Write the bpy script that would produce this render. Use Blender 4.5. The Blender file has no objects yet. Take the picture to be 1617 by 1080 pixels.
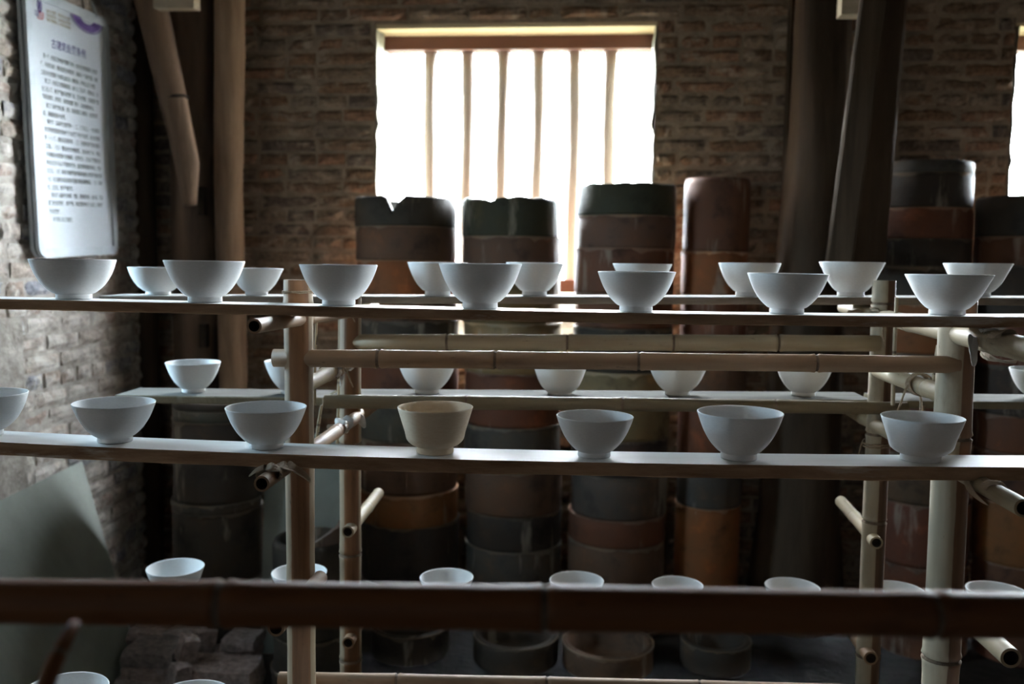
import bpy, bmesh, math, random
import numpy as np
from mathutils import Vector, Matrix, Euler, noise as mnoise
R_ = random.Random(7)
S = bpy.context.scene
COL = S.collection

# ------------------------------------------------------------------ camera
FPX, PITCH, ROLL, EYE = 1440.0, math.radians(5.04), math.radians(0.727), 1.5
fwd = Vector((0, math.cos(PITCH), -math.sin(PITCH)))
up0 = Vector((0, math.sin(PITCH), math.cos(PITCH)))
rt0 = Vector((1, 0, 0))
rt = rt0 * math.cos(ROLL) + up0 * math.sin(ROLL)
up = up0 * math.cos(ROLL) - rt0 * math.sin(ROLL)
cam_data = bpy.data.cameras.new('camera')
cam = bpy.data.objects.new('camera', cam_data)
COL.objects.link(cam)
cam.matrix_world = Matrix(((rt.x, up.x, -fwd.x, 0), (rt.y, up.y, -fwd.y, 0), (rt.z, up.z, -fwd.z, EYE), (0, 0, 0, 1)))
cam_data.sensor_width = 36.0
cam_data.lens = 36.0 * FPX / 1617.0
cam_data.clip_start = 0.02
cam_data.dof.use_dof = True
cam_data.dof.focus_distance = 1.66
cam_data.dof.aperture_fstop = 3.2
S.camera = cam

# ------------------------------------------------------------------ sky, exposure, daylight openings
SKY = 200.0
w = bpy.data.worlds.new('overcast_sky')
S.world = w
w.use_nodes = True
bg = w.node_tree.nodes['Background']
bg.inputs['Color'].default_value = (0.82, 0.92, 1.0, 1)
bg.inputs['Strength'].default_value = SKY
S.view_settings.view_transform = 'Standard'
S.view_settings.look = 'None'
S.view_settings.exposure = 0.18
S.view_settings.gamma = 1.0
S.view_settings.use_curve_mapping = False

RA, WA = math.radians(2.9), math.radians(5.0)      # the rack and the room are turned a little against the camera


def frame(a, u, v, z):
    return Vector((u * math.cos(a) + v * math.sin(a), -u * math.sin(a) + v * math.cos(a), z))


def room(u, v, z=0.0):
    return frame(WA, u, v, z)


def rack(u, v, z=0.0):
    return frame(RA, u, v, z)


def ray(px, py):
    return rt * ((px - 808.5) / FPX) - up * ((py - 540.0) / FPX) + fwd


def hit(a, px, py, v):
    """surveyed point: where the sight line px,py meets the upright plane at depth v of the frame turned by a; returns (u, v, z)"""
    n = Vector((math.sin(a), math.cos(a), 0))
    d = ray(px, py)
    p = Vector((0, 0, EYE)) + d * (v / n.dot(d))
    return (p.x * math.cos(a) - p.y * math.sin(a), v, p.z)


def hit_side(px, py, u):
    n = Vector((math.cos(WA), -math.sin(WA), 0))
    d = ray(px, py)
    p = Vector((0, 0, EYE)) + d * (u / n.dot(d))
    return (u, p.x * math.sin(WA) + p.y * math.cos(WA), p.z)


def portal(name, u0, u1, v0, v1, z0, z1, face):
    l = bpy.data.lights.new(name, 'AREA')
    l.shape = 'RECTANGLE'
    o = bpy.data.objects.new(name, l)
    COL.objects.link(o)
    l.size = max(abs(u1 - u0), abs(v1 - v0))
    l.size_y = z1 - z0
    l.cycles.is_portal = True
    c = room((u0 + u1) / 2, (v0 + v1) / 2, (z0 + z1) / 2)
    d = room(*face, 0)
    o.location = c
    o.rotation_euler = d.to_track_quat('-Z', 'Y').to_euler()


U_L, U_R, V_B, V_F, H = -1.99, 3.3, 4.0, -4.2, 3.1     # room shell
WIN1 = (-0.963, 0.252, 1.12, 2.52)
WIN2 = (1.706, 2.9, 1.12, 2.50)
WIN3 = (1.95, 2.42, 1.31, 2.05)        # v and z range: small window in the left wall, just outside the view
WIN_FILL = (-1.60, -0.80, 1.10, 1.95)      # u and z range: unseen window added behind the viewpoint for front fill
portal('daylight_portal', WIN1[0], WIN1[1], V_B + .33, V_B + .33, WIN1[2], WIN1[3], (0, -1))
portal('daylight_portal', WIN2[0], WIN2[1], V_B + .33, V_B + .33, WIN2[2], WIN2[3], (0, -1))
portal('daylight_portal', WIN_FILL[0], WIN_FILL[1], V_F - .33, V_F - .33, WIN_FILL[2], WIN_FILL[3], (0, 1))
portal('daylight_portal', U_L - .33, U_L - .33, WIN3[0], WIN3[1], WIN3[2], WIN3[3], (1, 0))


# ------------------------------------------------------------------ materials
def nodes(name):
    m = bpy.data.materials.new(name)
    m.use_nodes = True
    nt = m.node_tree
    return m, nt, nt.nodes['Principled BSDF'], nt.nodes, nt.links


def ramp(N, stops, interp='LINEAR'):
    r = N.new('ShaderNodeValToRGB')
    r.color_ramp.interpolation = interp
    el = r.color_ramp.elements
    while len(el) < len(stops):
        el.new(0.5)
    for e, (p, c) in zip(el, stops):
        e.position = p
        e.color = (*c, 1) if len(c) == 3 else c
    return r


def noise(N, L, coord, scale, detail=5, rough=.6, mapscale=None, dist=0):
    n = N.new('ShaderNodeTexNoise')
    n.inputs['Scale'].default_value = scale
    n.inputs['Detail'].default_value = detail
    n.inputs['Roughness'].default_value = rough
    n.inputs['Distortion'].default_value = dist
    src = coord
    if mapscale:
        mp = N.new('ShaderNodeMapping')
        mp.inputs['Scale'].default_value = mapscale
        L.new(coord, mp.inputs['Vector'])
        src = mp.outputs['Vector']
    L.new(src, n.inputs['Vector'])
    return n.outputs['Fac']


def mix(N, L, fac, a, b, mode='MIX'):
    x = N.new('ShaderNodeMix')
    x.data_type = 'RGBA'
    x.blend_type = mode
    for sock, val in ((x.inputs[0], fac), (x.inputs[6], a), (x.inputs[7], b)):
        if hasattr(val, 'is_linked'):
            L.new(val, sock)
        else:
            sock.default_value = val if isinstance(val, (int, float)) else (*val, 1)
    return x.outputs[2]


def bump(N, L, b, height, strength=.4, dist=.01):
    x = N.new('ShaderNodeBump')
    x.inputs['Strength'].default_value = strength
    x.inputs['Distance'].default_value = dist
    L.new(height, x.inputs['Height'])
    L.new(x.outputs['Normal'], b.inputs['Normal'])


def offset_coord(N, L):
    """object coordinates shifted by the object's own random number, so that copies differ"""
    tc = N.new('ShaderNodeTexCoord')
    oi = N.new('ShaderNodeObjectInfo')
    m = N.new('ShaderNodeMath')
    m.operation = 'MULTIPLY'
    m.inputs[1].default_value = 37.0
    L.new(oi.outputs['Random'], m.inputs[0])
    a = N.new('ShaderNodeVectorMath')
    a.operation = 'ADD'
    L.new(tc.outputs['Object'], a.inputs[0])
    L.new(m.outputs[0], a.inputs[1])
    return a.outputs[0], oi


def brick_mat(name, stops, smear, smear_at, rough_bump=.7):
    m, nt, b, N, L = nodes(name)
    co, oi = offset_coord(N, L)
    geo = N.new('ShaderNodeNewGeometry')
    ad = N.new('ShaderNodeMath'); ad.operation = 'ADD'
    L.new(oi.outputs['Random'], ad.inputs[0]); L.new(geo.outputs['Random Per Island'], ad.inputs[1])
    fr = N.new('ShaderNodeMath'); fr.operation = 'FRACT'
    L.new(ad.outputs[0], fr.inputs[0])
    cr = ramp(N, stops, 'CONSTANT')
    L.new(fr.outputs[0], cr.inputs[0])
    n1 = noise(N, L, co, 9, 6, .65)
    n2 = noise(N, L, co, 45, 6, .7)
    v = ramp(N, [(.3, (.45, .45, .45)), (.7, (1.35, 1.3, 1.25))])
    L.new(n2, v.inputs[0])
    c = mix(N, L, 1.0, cr.outputs[0], v.outputs[0], 'MULTIPLY')
    sm = ramp(N, [(smear_at, (0, 0, 0)), (smear_at + .12, (1, 1, 1))])
    L.new(n1, sm.inputs[0])
    c2 = mix(N, L, sm.outputs[0], c, smear)
    L.new(c2, b.inputs['Base Color'])
    b.inputs['Roughness'].default_value = .95
    b.inputs['Specular IOR Level'].default_value = .15
    h = N.new('ShaderNodeMath'); h.operation = 'ADD'
    L.new(n1, h.inputs[0]); L.new(n2, h.inputs[1])
    bump(N, L, b, h.outputs[0], rough_bump, .012)
    return m


def plain_mat(name, c1, c2, scale=8, mapscale=None, rough=.9, bs=.4, bd=.006, lo=.35, hi=.65, spec=.2, c3=None, at3=.6):
    m, nt, b, N, L = nodes(name)
    co, oi = offset_coord(N, L)
    n = noise(N, L, co, scale, 7, .65, mapscale, .3)
    r = ramp(N, [(lo, c1), (hi, c2)])
    L.new(n, r.inputs[0])
    c = r.outputs[0]
    if c3:
        n3 = noise(N, L, co, scale * .35, 6, .7, mapscale)
        r3 = ramp(N, [(at3, (0, 0, 0)), (at3 + .08, (1, 1, 1))])
        L.new(n3, r3.inputs[0])
        c = mix(N, L, r3.outputs[0], c, c3)
    L.new(c, b.inputs['Base Color'])
    b.inputs['Roughness'].default_value = rough
    b.inputs['Specular IOR Level'].default_value = spec
    nb = noise(N, L, co, scale * 3, 6, .65, mapscale)
    bump(N, L, b, nb, bs, bd)
    return m


def tinted_mat(name, scale=6, rough=.75, stain=(.42, .36, .28)):
    """fired clay whose body colour is the object's own colour; blotches, drips and pale slip stains"""
    m, nt, b, N, L = nodes(name)
    co, oi = offset_coord(N, L)
    n1 = noise(N, L, co, scale, 7, .65)
    n2 = noise(N, L, co, 9, 5, .6, (1, 1, .18))
    n3 = noise(N, L, co, 60, 4, .6)
    v = ramp(N, [(.30, (.30, .27, .25)), (.47, (1, 1, 1)), (.60, (1.15, 1.0, .85)), (.72, (2.0, 1.5, 1.05))])
    L.new(n1, v.inputs[0])
    c = mix(N, L, 1.0, oi.outputs['Color'], v.outputs[0], 'MULTIPLY')
    d = ramp(N, [(.60, (0, 0, 0)), (.66, (.38, .38, .38))])
    L.new(n2, d.inputs[0])
    c = mix(N, L, d.outputs[0], c, stain)
    L.new(c, b.inputs['Base Color'])
    b.inputs['Roughness'].default_value = rough
    b.inputs['Specular IOR Level'].default_value = .35
    h = N.new('ShaderNodeMath'); h.operation = 'ADD'
    L.new(n1, h.inputs[0]); L.new(n3, h.inputs[1])
    bump(N, L, b, h.outputs[0], .35, .006)
    return m


def bamboo_mat(name, pale, mid, dark, stripe=None, stripe_w=.34, ang=-1.45):
    """bamboo culm lying along local Z: long streaks, speckles; stripe = a brown band along one side of the culm"""
    m, nt, b, N, L = nodes(name)
    co, oi = offset_coord(N, L)
    n1 = noise(N, L, co, 30, 6, .6, (1, 1, .06))
    n2 = noise(N, L, co, 7, 6, .7, (1, 1, .35))
    n3 = noise(N, L, co, 140, 3, .6, (1, 1, .25))
    r = ramp(N, [(.3, mid), (.62, pale)])
    L.new(n1, r.inputs[0])
    r2 = ramp(N, [(.56, (0, 0, 0)), (.72, (.85, .85, .85))])
    L.new(n2, r2.inputs[0])
    c = mix(N, L, r2.outputs[0], r.outputs[0], dark)
    if stripe:
        tc = N.new('ShaderNodeTexCoord')
        sx = N.new('ShaderNodeSeparateXYZ')
        L.new(tc.outputs['Object'], sx.inputs[0])
        at = N.new('ShaderNodeMath'); at.operation = 'ARCTAN2'
        L.new(sx.outputs['Y'], at.inputs[0]); L.new(sx.outputs['X'], at.inputs[1])
        su = N.new('ShaderNodeMath'); su.operation = 'SUBTRACT'
        L.new(at.outputs[0], su.inputs[0]); su.inputs[1].default_value = ang
        ab = N.new('ShaderNodeMath'); ab.operation = 'ABSOLUTE'
        L.new(su.outputs[0], ab.inputs[0])
        wob = N.new('ShaderNodeMath'); wob.operation = 'MULTIPLY_ADD'
        L.new(n2, wob.inputs[0]); wob.inputs[1].default_value = .35; L.new(ab.outputs[0], wob.inputs[2])
        rs = ramp(N, [(stripe_w + .17, (1, 1, 1)), (stripe_w + .25, (0, 0, 0))])
        L.new(wob.outputs[0], rs.inputs[0])
        st = ramp(N, [(.35, tuple(x * .45 for x in stripe)), (.6, stripe)])
        L.new(n1, st.inputs[0])
        c = mix(N, L, rs.outputs[0], c, st.outputs[0])
    sp = ramp(N, [(.66, (0, 0, 0)), (.75, (.5, .5, .5))])
    L.new(n3, sp.inputs[0])
    c = mix(N, L, sp.outputs[0], c, tuple(x * .35 for x in dark))
    L.new(c, b.inputs['Base Color'])
    b.inputs['Roughness'].default_value = .6
    b.inputs['Specular IOR Level'].default_value = .35
    bump(N, L, b, n1, .25, .002)
    return m


MAT = {}
MAT['brick_back'] = brick_mat('brick_back', [(0, (.20, .135, .09)), (.22, (.23, .145, .09)), (.42, (.25, .185, .13)), (.60, (.15, .115, .09)), (.70, (.26, .155, .10)), (.86, (.20, .155, .115))], (.34, .265, .195), .52)
MAT['brick_left'] = brick_mat('brick_left', [(0, (.42, .37, .33)), (.2, (.37, .30, .26)), (.4, (.46, .42, .38)), (.56, (.27, .28, .32)), (.68, (.45, .39, .34)), (.86, (.33, .33, .35))], (.56, .52, .47), .47)
MAT['brick_rubble'] = brick_mat('brick_rubble', [(0, (.30, .25, .24)), (.3, (.36, .31, .30)), (.6, (.22, .19, .18)), (.8, (.33, .26, .24))], (.46, .42, .41), .60)
MAT['mortar_back'] = plain_mat('mortar_back', (.20, .15, .105), (.34, .265, .19), 14, None, .95, .8, .01)
MAT['mortar_left'] = plain_mat('mortar_left', (.24, .21, .18), (.50, .46, .41), 12, None, .95, .8, .01)
MAT['plaster'] = plain_mat('plaster', (.20, .18, .135), (.30, .27, .21), 16, None, .95, .8, .01)
MAT['outer_wall'] = plain_mat('outer_wall', (.16, .14, .12), (.25, .22, .19), 4)
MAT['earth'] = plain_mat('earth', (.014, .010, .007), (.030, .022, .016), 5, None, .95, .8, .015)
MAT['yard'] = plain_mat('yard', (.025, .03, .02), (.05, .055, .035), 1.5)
MAT['roof_wood'] = plain_mat('roof_wood', (.05, .035, .025), (.12, .085, .06), 6, (1, .1, 1))
MAT['frame_wood'] = plain_mat('frame_wood', (.11, .048, .034), (.17, .085, .06), 8, (.15, 1, 1), .8, .4, .004, c3=(.25, .21, .17), at3=.60)
MAT['bar_wood'] = plain_mat('bar_wood', (.48, .41, .36), (.60, .54, .49), 10, (1, 1, .1), .8)  # paler than the wood: glare of the window put into the colour
MAT['lintel_wood'] = plain_mat('lintel_wood', (.50, .37, .21), (.66, .53, .34), 8, (.12, 1, 1), .8)
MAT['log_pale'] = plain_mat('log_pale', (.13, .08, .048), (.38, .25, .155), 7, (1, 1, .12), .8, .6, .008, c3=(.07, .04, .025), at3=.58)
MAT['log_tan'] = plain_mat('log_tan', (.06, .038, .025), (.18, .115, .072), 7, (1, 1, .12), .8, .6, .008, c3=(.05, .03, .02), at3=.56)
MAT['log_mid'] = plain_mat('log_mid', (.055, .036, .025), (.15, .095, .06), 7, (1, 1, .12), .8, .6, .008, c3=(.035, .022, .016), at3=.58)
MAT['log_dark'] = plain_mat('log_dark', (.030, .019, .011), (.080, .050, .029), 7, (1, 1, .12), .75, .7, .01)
MAT['beam_dark'] = plain_mat('beam_dark', (.028, .018, .011), (.085, .056, .034), 16, (1, 1, .05), .75, .6, .006, spec=.15)
MAT['beam_end'] = plain_mat('beam_end', (.34, .27, .19), (.50, .41, .30), 9, (.2, 1, 1), .8)
MAT['saggar'] = tinted_mat('saggar')
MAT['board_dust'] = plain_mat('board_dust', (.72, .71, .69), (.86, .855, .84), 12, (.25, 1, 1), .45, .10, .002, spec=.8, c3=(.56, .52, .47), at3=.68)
MAT['board_mid'] = plain_mat('board_mid', (.30, .29, .27), (.44, .43, .41), 12, (.25, 1, 1), .9, .2, .003, spec=.1)
MAT['board_dull'] = plain_mat('board_dull', (.10, .095, .085), (.17, .165, .15), 12, (.25, 1, 1), .95, .2, .003, spec=.05)
MAT['board_wood'] = plain_mat('board_wood', (.24, .135, .075), (.47, .31, .19), 34, (.16, 1, 1), .8, .6, .004, c3=(.58, .50, .41), at3=.60)
MAT['board_grey'] = plain_mat('board_grey', (.17, .13, .10), (.33, .29, .24), 22, (.12, 1, 1), .85, .5, .004, c3=(.50, .47, .42), at3=.58)
MAT['board_olive'] = plain_mat('board_olive', (.17, .15, .10), (.26, .23, .16), 10, (.15, 1, 1), .85)
MAT['panel_grey'] = plain_mat('panel_grey', (.24, .26, .23), (.33, .35, .31), 3.5, (1, 1, .7), .8, .2, .003)
MAT['bisque'] = plain_mat('bisque', (.76, .76, .75), (.82, .82, .81), 25, (1, 1, 3), .8, .08, .001, spec=.25)
MAT['bisque_cream'] = plain_mat('bisque_cream', (.78, .63, .45), (.84, .71, .54), 14, (1, 1, 3), .8, .08, .001, spec=.25)
MAT['bamboo'] = bamboo_mat('bamboo', (.40, .32, .205), (.28, .205, .125), (.16, .105, .06))
MAT['bamboo_brown'] = bamboo_mat('bamboo_brown', (.32, .205, .12), (.21, .125, .07), (.12, .07, .04))
MAT['bamboo_olive'] = bamboo_mat('bamboo_olive', (.20, .155, .09), (.13, .10, .06), (.09, .065, .04))
MAT['bamboo_dark'] = bamboo_mat('bamboo_dark', (.17, .062, .018), (.10, .036, .012), (.012, .008, .006))
MAT['bamboo_post'] = bamboo_mat('bamboo_post', (.34, .26, .17), (.23, .16, .10), (.15, .09, .05), (.24, .115, .05), .70, -1.27)
MAT['bamboo_post_right'] = bamboo_mat('bamboo_post_right', (.38, .32, .23), (.30, .24, .16), (.20, .145, .09), (.18, .095, .05), .55, -1.0)
MAT['bore'] = plain_mat('bore', (.02, .014, .01), (.04, .028, .02), 20)  # near black, shade of the hollow ends put into the colour
MAT['node_scar'] = plain_mat('node_scar', (.11, .075, .05), (.21, .155, .11), 60)
MAT['rope'] = plain_mat('rope', (.20, .14, .09), (.38, .29, .20), 80, None, .9)
MAT['rag'] = plain_mat('rag', (.55, .53, .50), (.72, .70, .67), 30, None, .9)
MAT['husk'] = plain_mat('husk', (.26, .19, .13), (.42, .33, .24), 24, (1, .2, 1), .8)
MAT['sign_white'] = plain_mat('sign_white', (.43, .46, .49), (.48, .51, .54), 3, None, .35, .02, .001, spec=.5)
MAT['sign_metal'] = plain_mat('sign_metal', (.38, .42, .45), (.48, .52, .55), 8, None, .4, .05, .001, spec=.6)
MAT['ink_purple'] = plain_mat('ink_purple', (.035, .012, .11), (.045, .016, .13), 5, None, .6, 0, .001)
MAT['ink_violet'] = plain_mat('ink_violet', (.17, .11, .29), (.20, .14, .32), 5, None, .6, 0, .001)
MAT['ink_brown'] = plain_mat('ink_brown', (.025, .017, .01), (.035, .025, .014), 5, None, .6, 0, .001)
MAT['ink_ochre'] = plain_mat('ink_ochre', (.20, .13, .03), (.23, .15, .04), 5, None, .6, 0, .001)
MAT['ink_red'] = plain_mat('ink_red', (.42, .05, .05), (.46, .07, .07), 5, None, .6, 0, .001)


def pane_mat(name, tr):  # glass tint chosen to weaken the daylight let through
    m, nt, b, N, L = nodes(name)
    t = N.new('ShaderNodeBsdfTransparent'); t.inputs[0].default_value = (*tr, 1)
    d = N.new('ShaderNodeBsdfDiffuse'); d.inputs[0].default_value = (.12, .115, .10, 1)
    mx = N.new('ShaderNodeMixShader'); mx.inputs[0].default_value = .12
    L.new(t.outputs[0], mx.inputs[1]); L.new(d.outputs[0], mx.inputs[2])
    L.new(mx.outputs[0], N['Material Output'].inputs['Surface'])
    return m


MAT['pane_side'] = pane_mat('pane_side', (.48, .555, .60))      # two faces of each pane: transmits about a seventh
MAT['pane_rear'] = pane_mat('pane_rear', (.125, .135, .14))  # strong tint added to hold down the front fill
MAT['low_bounce_wall'] = plain_mat('low_bounce_wall', (.05, .04, .032), (.09, .07, .055), 4)  # unseen walls given a dark colour to cut bounce light

# ------------------------------------------------------------------ mesh helpers
class MB:
    def __init__(s):
        s.v, s.f, s.m, s.sm = [], [], [], []

    def add(s, verts, faces, mat=0, smooth=False):
        o = len(s.v)
        s.v += [tuple(x) for x in verts]
        for f in faces:
            s.f.append([i + o for i in f]); s.m.append(mat); s.sm.append(smooth)

    def box(s, x0, x1, y0, y1, z0, z1, mat=0, jit=0):
        v = [(x, y, z) for x in (x0, x1) for y in (y0, y1) for z in (z0, z1)]
        if jit:
            v = [tuple(c + R_.uniform(-jit, jit) for c in p) for p in v]
        s.add(v, [(0, 1, 3, 2), (4, 6, 7, 5), (0, 4, 5, 1), (2, 3, 7, 6), (0, 2, 6, 4), (1, 5, 7, 3)], mat)

    def rings(s, rings, mat=0, smooth=True, cap0=True, cap1=True, closed=True):
        n = len(rings[0]); o = len(s.v)
        for r in rings:
            s.v += [tuple(p) for p in r]
        for i in range(len(rings) - 1):
            for j in range(n if closed else n - 1):
                k = (j + 1) % n
                s.f.append([o + i * n + j, o + i * n + k, o + (i + 1) * n + k, o + (i + 1) * n + j]); s.m.append(mat); s.sm.append(smooth)
        if cap0:
            s.f.append([o + j for j in range(n)][::-1]); s.m.append(mat); s.sm.append(False)
        if cap1:
            s.f.append([o + (len(rings) - 1) * n + j for j in range(n)]); s.m.append(mat); s.sm.append(False)

    def tube(s, pts, rad, segs=10, mat=0, cap=True):
        pts = [Vector(p) for p in pts]
        rings = []
        prev = None
        for i, p in enumerate(pts):
            t = (pts[min(i + 1, len(pts) - 1)] - pts[max(i - 1, 0)]).normalized()
            if prev is None:
                a = Vector((0, 0, 1)) if abs(t.z) < .9 else Vector((1, 0, 0))
                x = t.cross(a).normalized()
            else:
                x = (prev - t * prev.dot(t)).normalized()
            prev = x
            y = t.cross(x)
            r = rad[i] if isinstance(rad, (list, tuple)) else rad
            rings.append([p + (x * math.cos(2 * math.pi * j / segs) + y * math.sin(2 * math.pi * j / segs)) * r for j in range(segs)])
        s.rings(rings, mat, True, cap, cap)

    def mesh(s, name, mats):
        me = bpy.data.meshes.new(name)
        me.from_pydata(s.v, [], s.f)
        for m in mats:
            me.materials.append(MAT[m] if isinstance(m, str) else m)
        me.polygons.foreach_set('material_index', s.m)
        me.polygons.foreach_set('use_smooth', s.sm)
        bm = bmesh.new(); bm.from_mesh(me)
        bmesh.ops.recalc_face_normals(bm, faces=bm.faces)
        bm.to_mesh(me); bm.free()
        me.update()
        return me

    def build(s, name, mats, parent=None, loc=(0, 0, 0), rotz=0.0):
        mats = [mats] if isinstance(mats, str) else mats
        return link(name, s.mesh(name, mats), parent, loc, rotz)


def link(name, me, parent=None, loc=(0, 0, 0), rotz=0.0):
    o = bpy.data.objects.new(name, me)
    COL.objects.link(o)
    o.parent = parent
    o.location = loc
    o.rotation_euler = (0, 0, rotz)
    return o


def tag(o, label, cat, group=None, kind=None):
    o['label'] = label; o['category'] = cat
    if group: o['group'] = group
    if kind: o['kind'] = kind
    return o


def empty(name, loc, rotz=0):
    o = link(name, None, None, loc, rotz)
    o.empty_display_size = .1
    return o


def structure(o):
    o['kind'] = 'structure'
    return o


def fbm(*p):
    return mnoise.fractal(Vector(p), 1.0, 2.0, 4)


# ------------------------------------------------------------------ room shell (built in the room's own u,v,z axes)
T = .32
RZ = -WA


def wall_boxes(mb, a0, a1, z0, z1, holes, put):
    """slab from a0 to a1 along the wall, openings = (a0, a1, z0, z1)"""
    cuts = sorted({a0, a1, *[h[0] for h in holes], *[h[1] for h in holes]})
    for x0, x1 in zip(cuts, cuts[1:]):
        hs = [h for h in holes if h[0] <= x0 + 1e-6 and h[1] >= x1 - 1e-6]
        if not hs:
            put(mb, x0, x1, z0, z1)
        else:
            h = hs[0]
            if h[2] > z0: put(mb, x0, x1, z0, h[2])
            if h[3] < z1: put(mb, x0, x1, h[3], z1)


mb = MB(); wall_boxes(mb, U_L - T, U_R + T, 0, H, [WIN1, WIN2], lambda m, a, b, c, d: m.box(a, b, V_B, V_B + T, c, d))
wall_back = structure(mb.build('wall_back', 'mortar_back', None, (0, 0, 0), RZ))
mb = MB(); wall_boxes(mb, V_F, V_B, 0, H, [WIN3], lambda m, a, b, c, d: m.box(U_L - T, U_L, a, b, c, d))
wall_left = structure(mb.build('wall_left', 'mortar_left', None, (0, 0, 0), RZ))
mb = MB(); mb.box(U_R, U_R + T, V_F, V_B, 0, H)
structure(mb.build('wall_right', 'low_bounce_wall', None, (0, 0, 0), RZ))
mb = MB(); wall_boxes(mb, U_L - T, U_R + T, 0, H, [WIN_FILL], lambda m, a, b, c, d: m.box(a, b, V_F - T, V_F, c, d))
structure(mb.build('wall_front', 'low_bounce_wall', None, (0, 0, 0), RZ))
mb = MB()
n = 40
for i in range(n):
    for j in range(n):
        pass
rows = []
for j in range(n + 1):
    rows.append([(U_L - T + (U_R - U_L + 2 * T) * i / n, V_F - T + (V_B - V_F + 2 * T) * j / n, min(0, -.004 + .012 * fbm(i * .4, j * .4, 3.1) - .008)) for i in range(n + 1)])
mb.rings(rows, 0, True, False, False, closed=False)
mb.box(U_L - T, U_R + T, V_F - T, V_B + T, -.2, -.06)
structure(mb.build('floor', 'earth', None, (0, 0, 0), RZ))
mb = MB(); mb.box(U_L - T, U_R + T, V_F - T, V_B + T, H, H + .12)
ceil = structure(mb.build('ceiling', 'roof_wood', None, (0, 0, 0), RZ))
for i in range(9):
    u = U_L + .25 + i * .62
    mb = MB()
    mb.tube([(u, V_F, H - .05), (u + .01, 0, H - .06), (u, V_B, H - .05)], .055, 10)
    mb.build('rafter', 'roof_wood', ceil)
# yard outside: one slab of packed ground round the building
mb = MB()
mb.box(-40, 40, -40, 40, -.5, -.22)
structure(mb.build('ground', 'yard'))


# bricks: a set of worn brick meshes, shared by all the bricks of a wall
def brick_mesh(L, h, d, wear, mat, seed):
    r = random.Random(seed)
    nx, nz = 6, 4
    v, f = [], []
    for j in range(nz):
        for i in range(nx):
            x = (i / (nx - 1) - .5) * L; z = (j / (nz - 1) - .5) * h
            edge = i in (0, nx - 1) or j in (0, nz - 1)
            y = -d + (r.uniform(.5, 1.3) * wear if edge else r.uniform(-.25, .55) * wear)
            if edge:
                x *= 1 - r.uniform(0, .05); z *= 1 - r.uniform(0, .13)
            else:
                x += r.uniform(-.1, .1) * L / nx; z += r.uniform(-.15, .15) * h / nz
            v.append((x, y, z))
    ring = [j * nx + i for (i, j) in [(i, 0) for i in range(nx)] + [(nx - 1, j) for j in range(1, nz)] + [(i, nz - 1) for i in range(nx - 2, -1, -1)] + [(0, j) for j in range(nz - 2, 0, -1)]]
    for j in range(nz - 1):
        for i in range(nx - 1):
            f.append((j * nx + i, j * nx + i + 1, (j + 1) * nx + i + 1, (j + 1) * nx + i))
    o = len(v)
    v += [(v[k][0], .03, v[k][2]) for k in ring]
    for a in range(len(ring)):
        b = (a + 1) % len(ring)
        f.append((ring[a], o + a, o + b, ring[b]))
    m = MB(); m.add(v, f, 0, False)
    return m


def lay_bricks(parent, place, a0, a1, z0, z1, holes, visible, mat, L, h, proud, wear, seed, cap=298):
    """running bond; bricks the photograph shows become parts, the others one stuff part"""
    r = random.Random(seed)
    variants = {}
    for k in range(14):
        for half in (0, 1):
            variants[(k, half)] = brick_mesh(L * (.48 if half else 1), h, proud, wear, mat, seed * 100 + k * 2 + half)
    meshes = {k: m.mesh('brick', [mat]) for k, m in variants.items()}
    rest = MB()
    cnt = 0
    zc, row = z0 + h / 2, 0
    joint = .011
    while zc + h / 2 < z1:
        header = row % 4 == 3
        x = a0 - (L * .5 if row % 2 else 0) - r.uniform(0, .05)
        while x < a1:
            half = 1 if header or r.random() < .12 else 0
            l = L * (.48 if half else 1)
            c = x + l / 2; x += l + joint
            lo, hi = max(c - l / 2, a0), min(c + l / 2, a1)
            for q in holes:
                if zc + h / 2 > q[2] and zc - h / 2 < q[3]:
                    if lo < q[0] < hi: hi = q[0]
                    elif lo < q[1] < hi: lo = q[1]
                    elif q[0] <= lo and hi <= q[1]: hi = lo
            if hi - lo < .035: continue
            c, sx = (lo + hi) / 2, (hi - lo) / l
            key = (r.randrange(14), half)
            pos, rz = place(c, zc + r.uniform(-.002, .002), r.uniform(-.004, .006))
            tilt = r.uniform(-.012, .012)
            if visible(c, zc) and cnt < cap:
                o = link('brick', meshes[key], parent, pos, rz)
                o.rotation_euler = (r.uniform(-.02, .02), tilt, rz)
                o.scale = (sx, 1, 1)
                cnt += 1
            else:
                M = Matrix.Translation(pos) @ Euler((0, tilt, rz)).to_matrix().to_4x4() @ Matrix.Diagonal((sx, 1, 1, 1))
                rest.add([M @ Vector(p) for p in variants[key].v], variants[key].f)
        zc += h + joint * r.uniform(.8, 1.3); row += 1
    o = rest.build('brick_courses', mat, parent)
    o['kind'] = 'stuff'
    return cnt


nb_ = lay_bricks(wall_back, lambda a, z, d: ((a, V_B + d, z), 0), U_L, U_R, 0, H - .1, [WIN1, WIN2],
                 lambda a, z: 1.50 < z < 2.66 and -1.62 < a < 1.74, 'brick_back', .25, .0500, .015, .013, 3)
nl_ = lay_bricks(wall_left, lambda a, z, d: ((U_L - d, a, z), math.pi / 2), V_F, V_B, 0, H - .1, [WIN3],
                 lambda a, z: 2.7 < a and .35 < z < 2.6, 'brick_left', .20, .056, .012, .010, 5)
print('bricks', nb_, nl_)
# brick ledge low on the left wall at the edge of the view
mb = MB()
zl = 1.29
mb.box(U_L + .001, U_L + .05, 2.45, 2.955, 0, zl, 0, .004)
mb.build('pier', 'mortar_left', wall_left)


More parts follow.
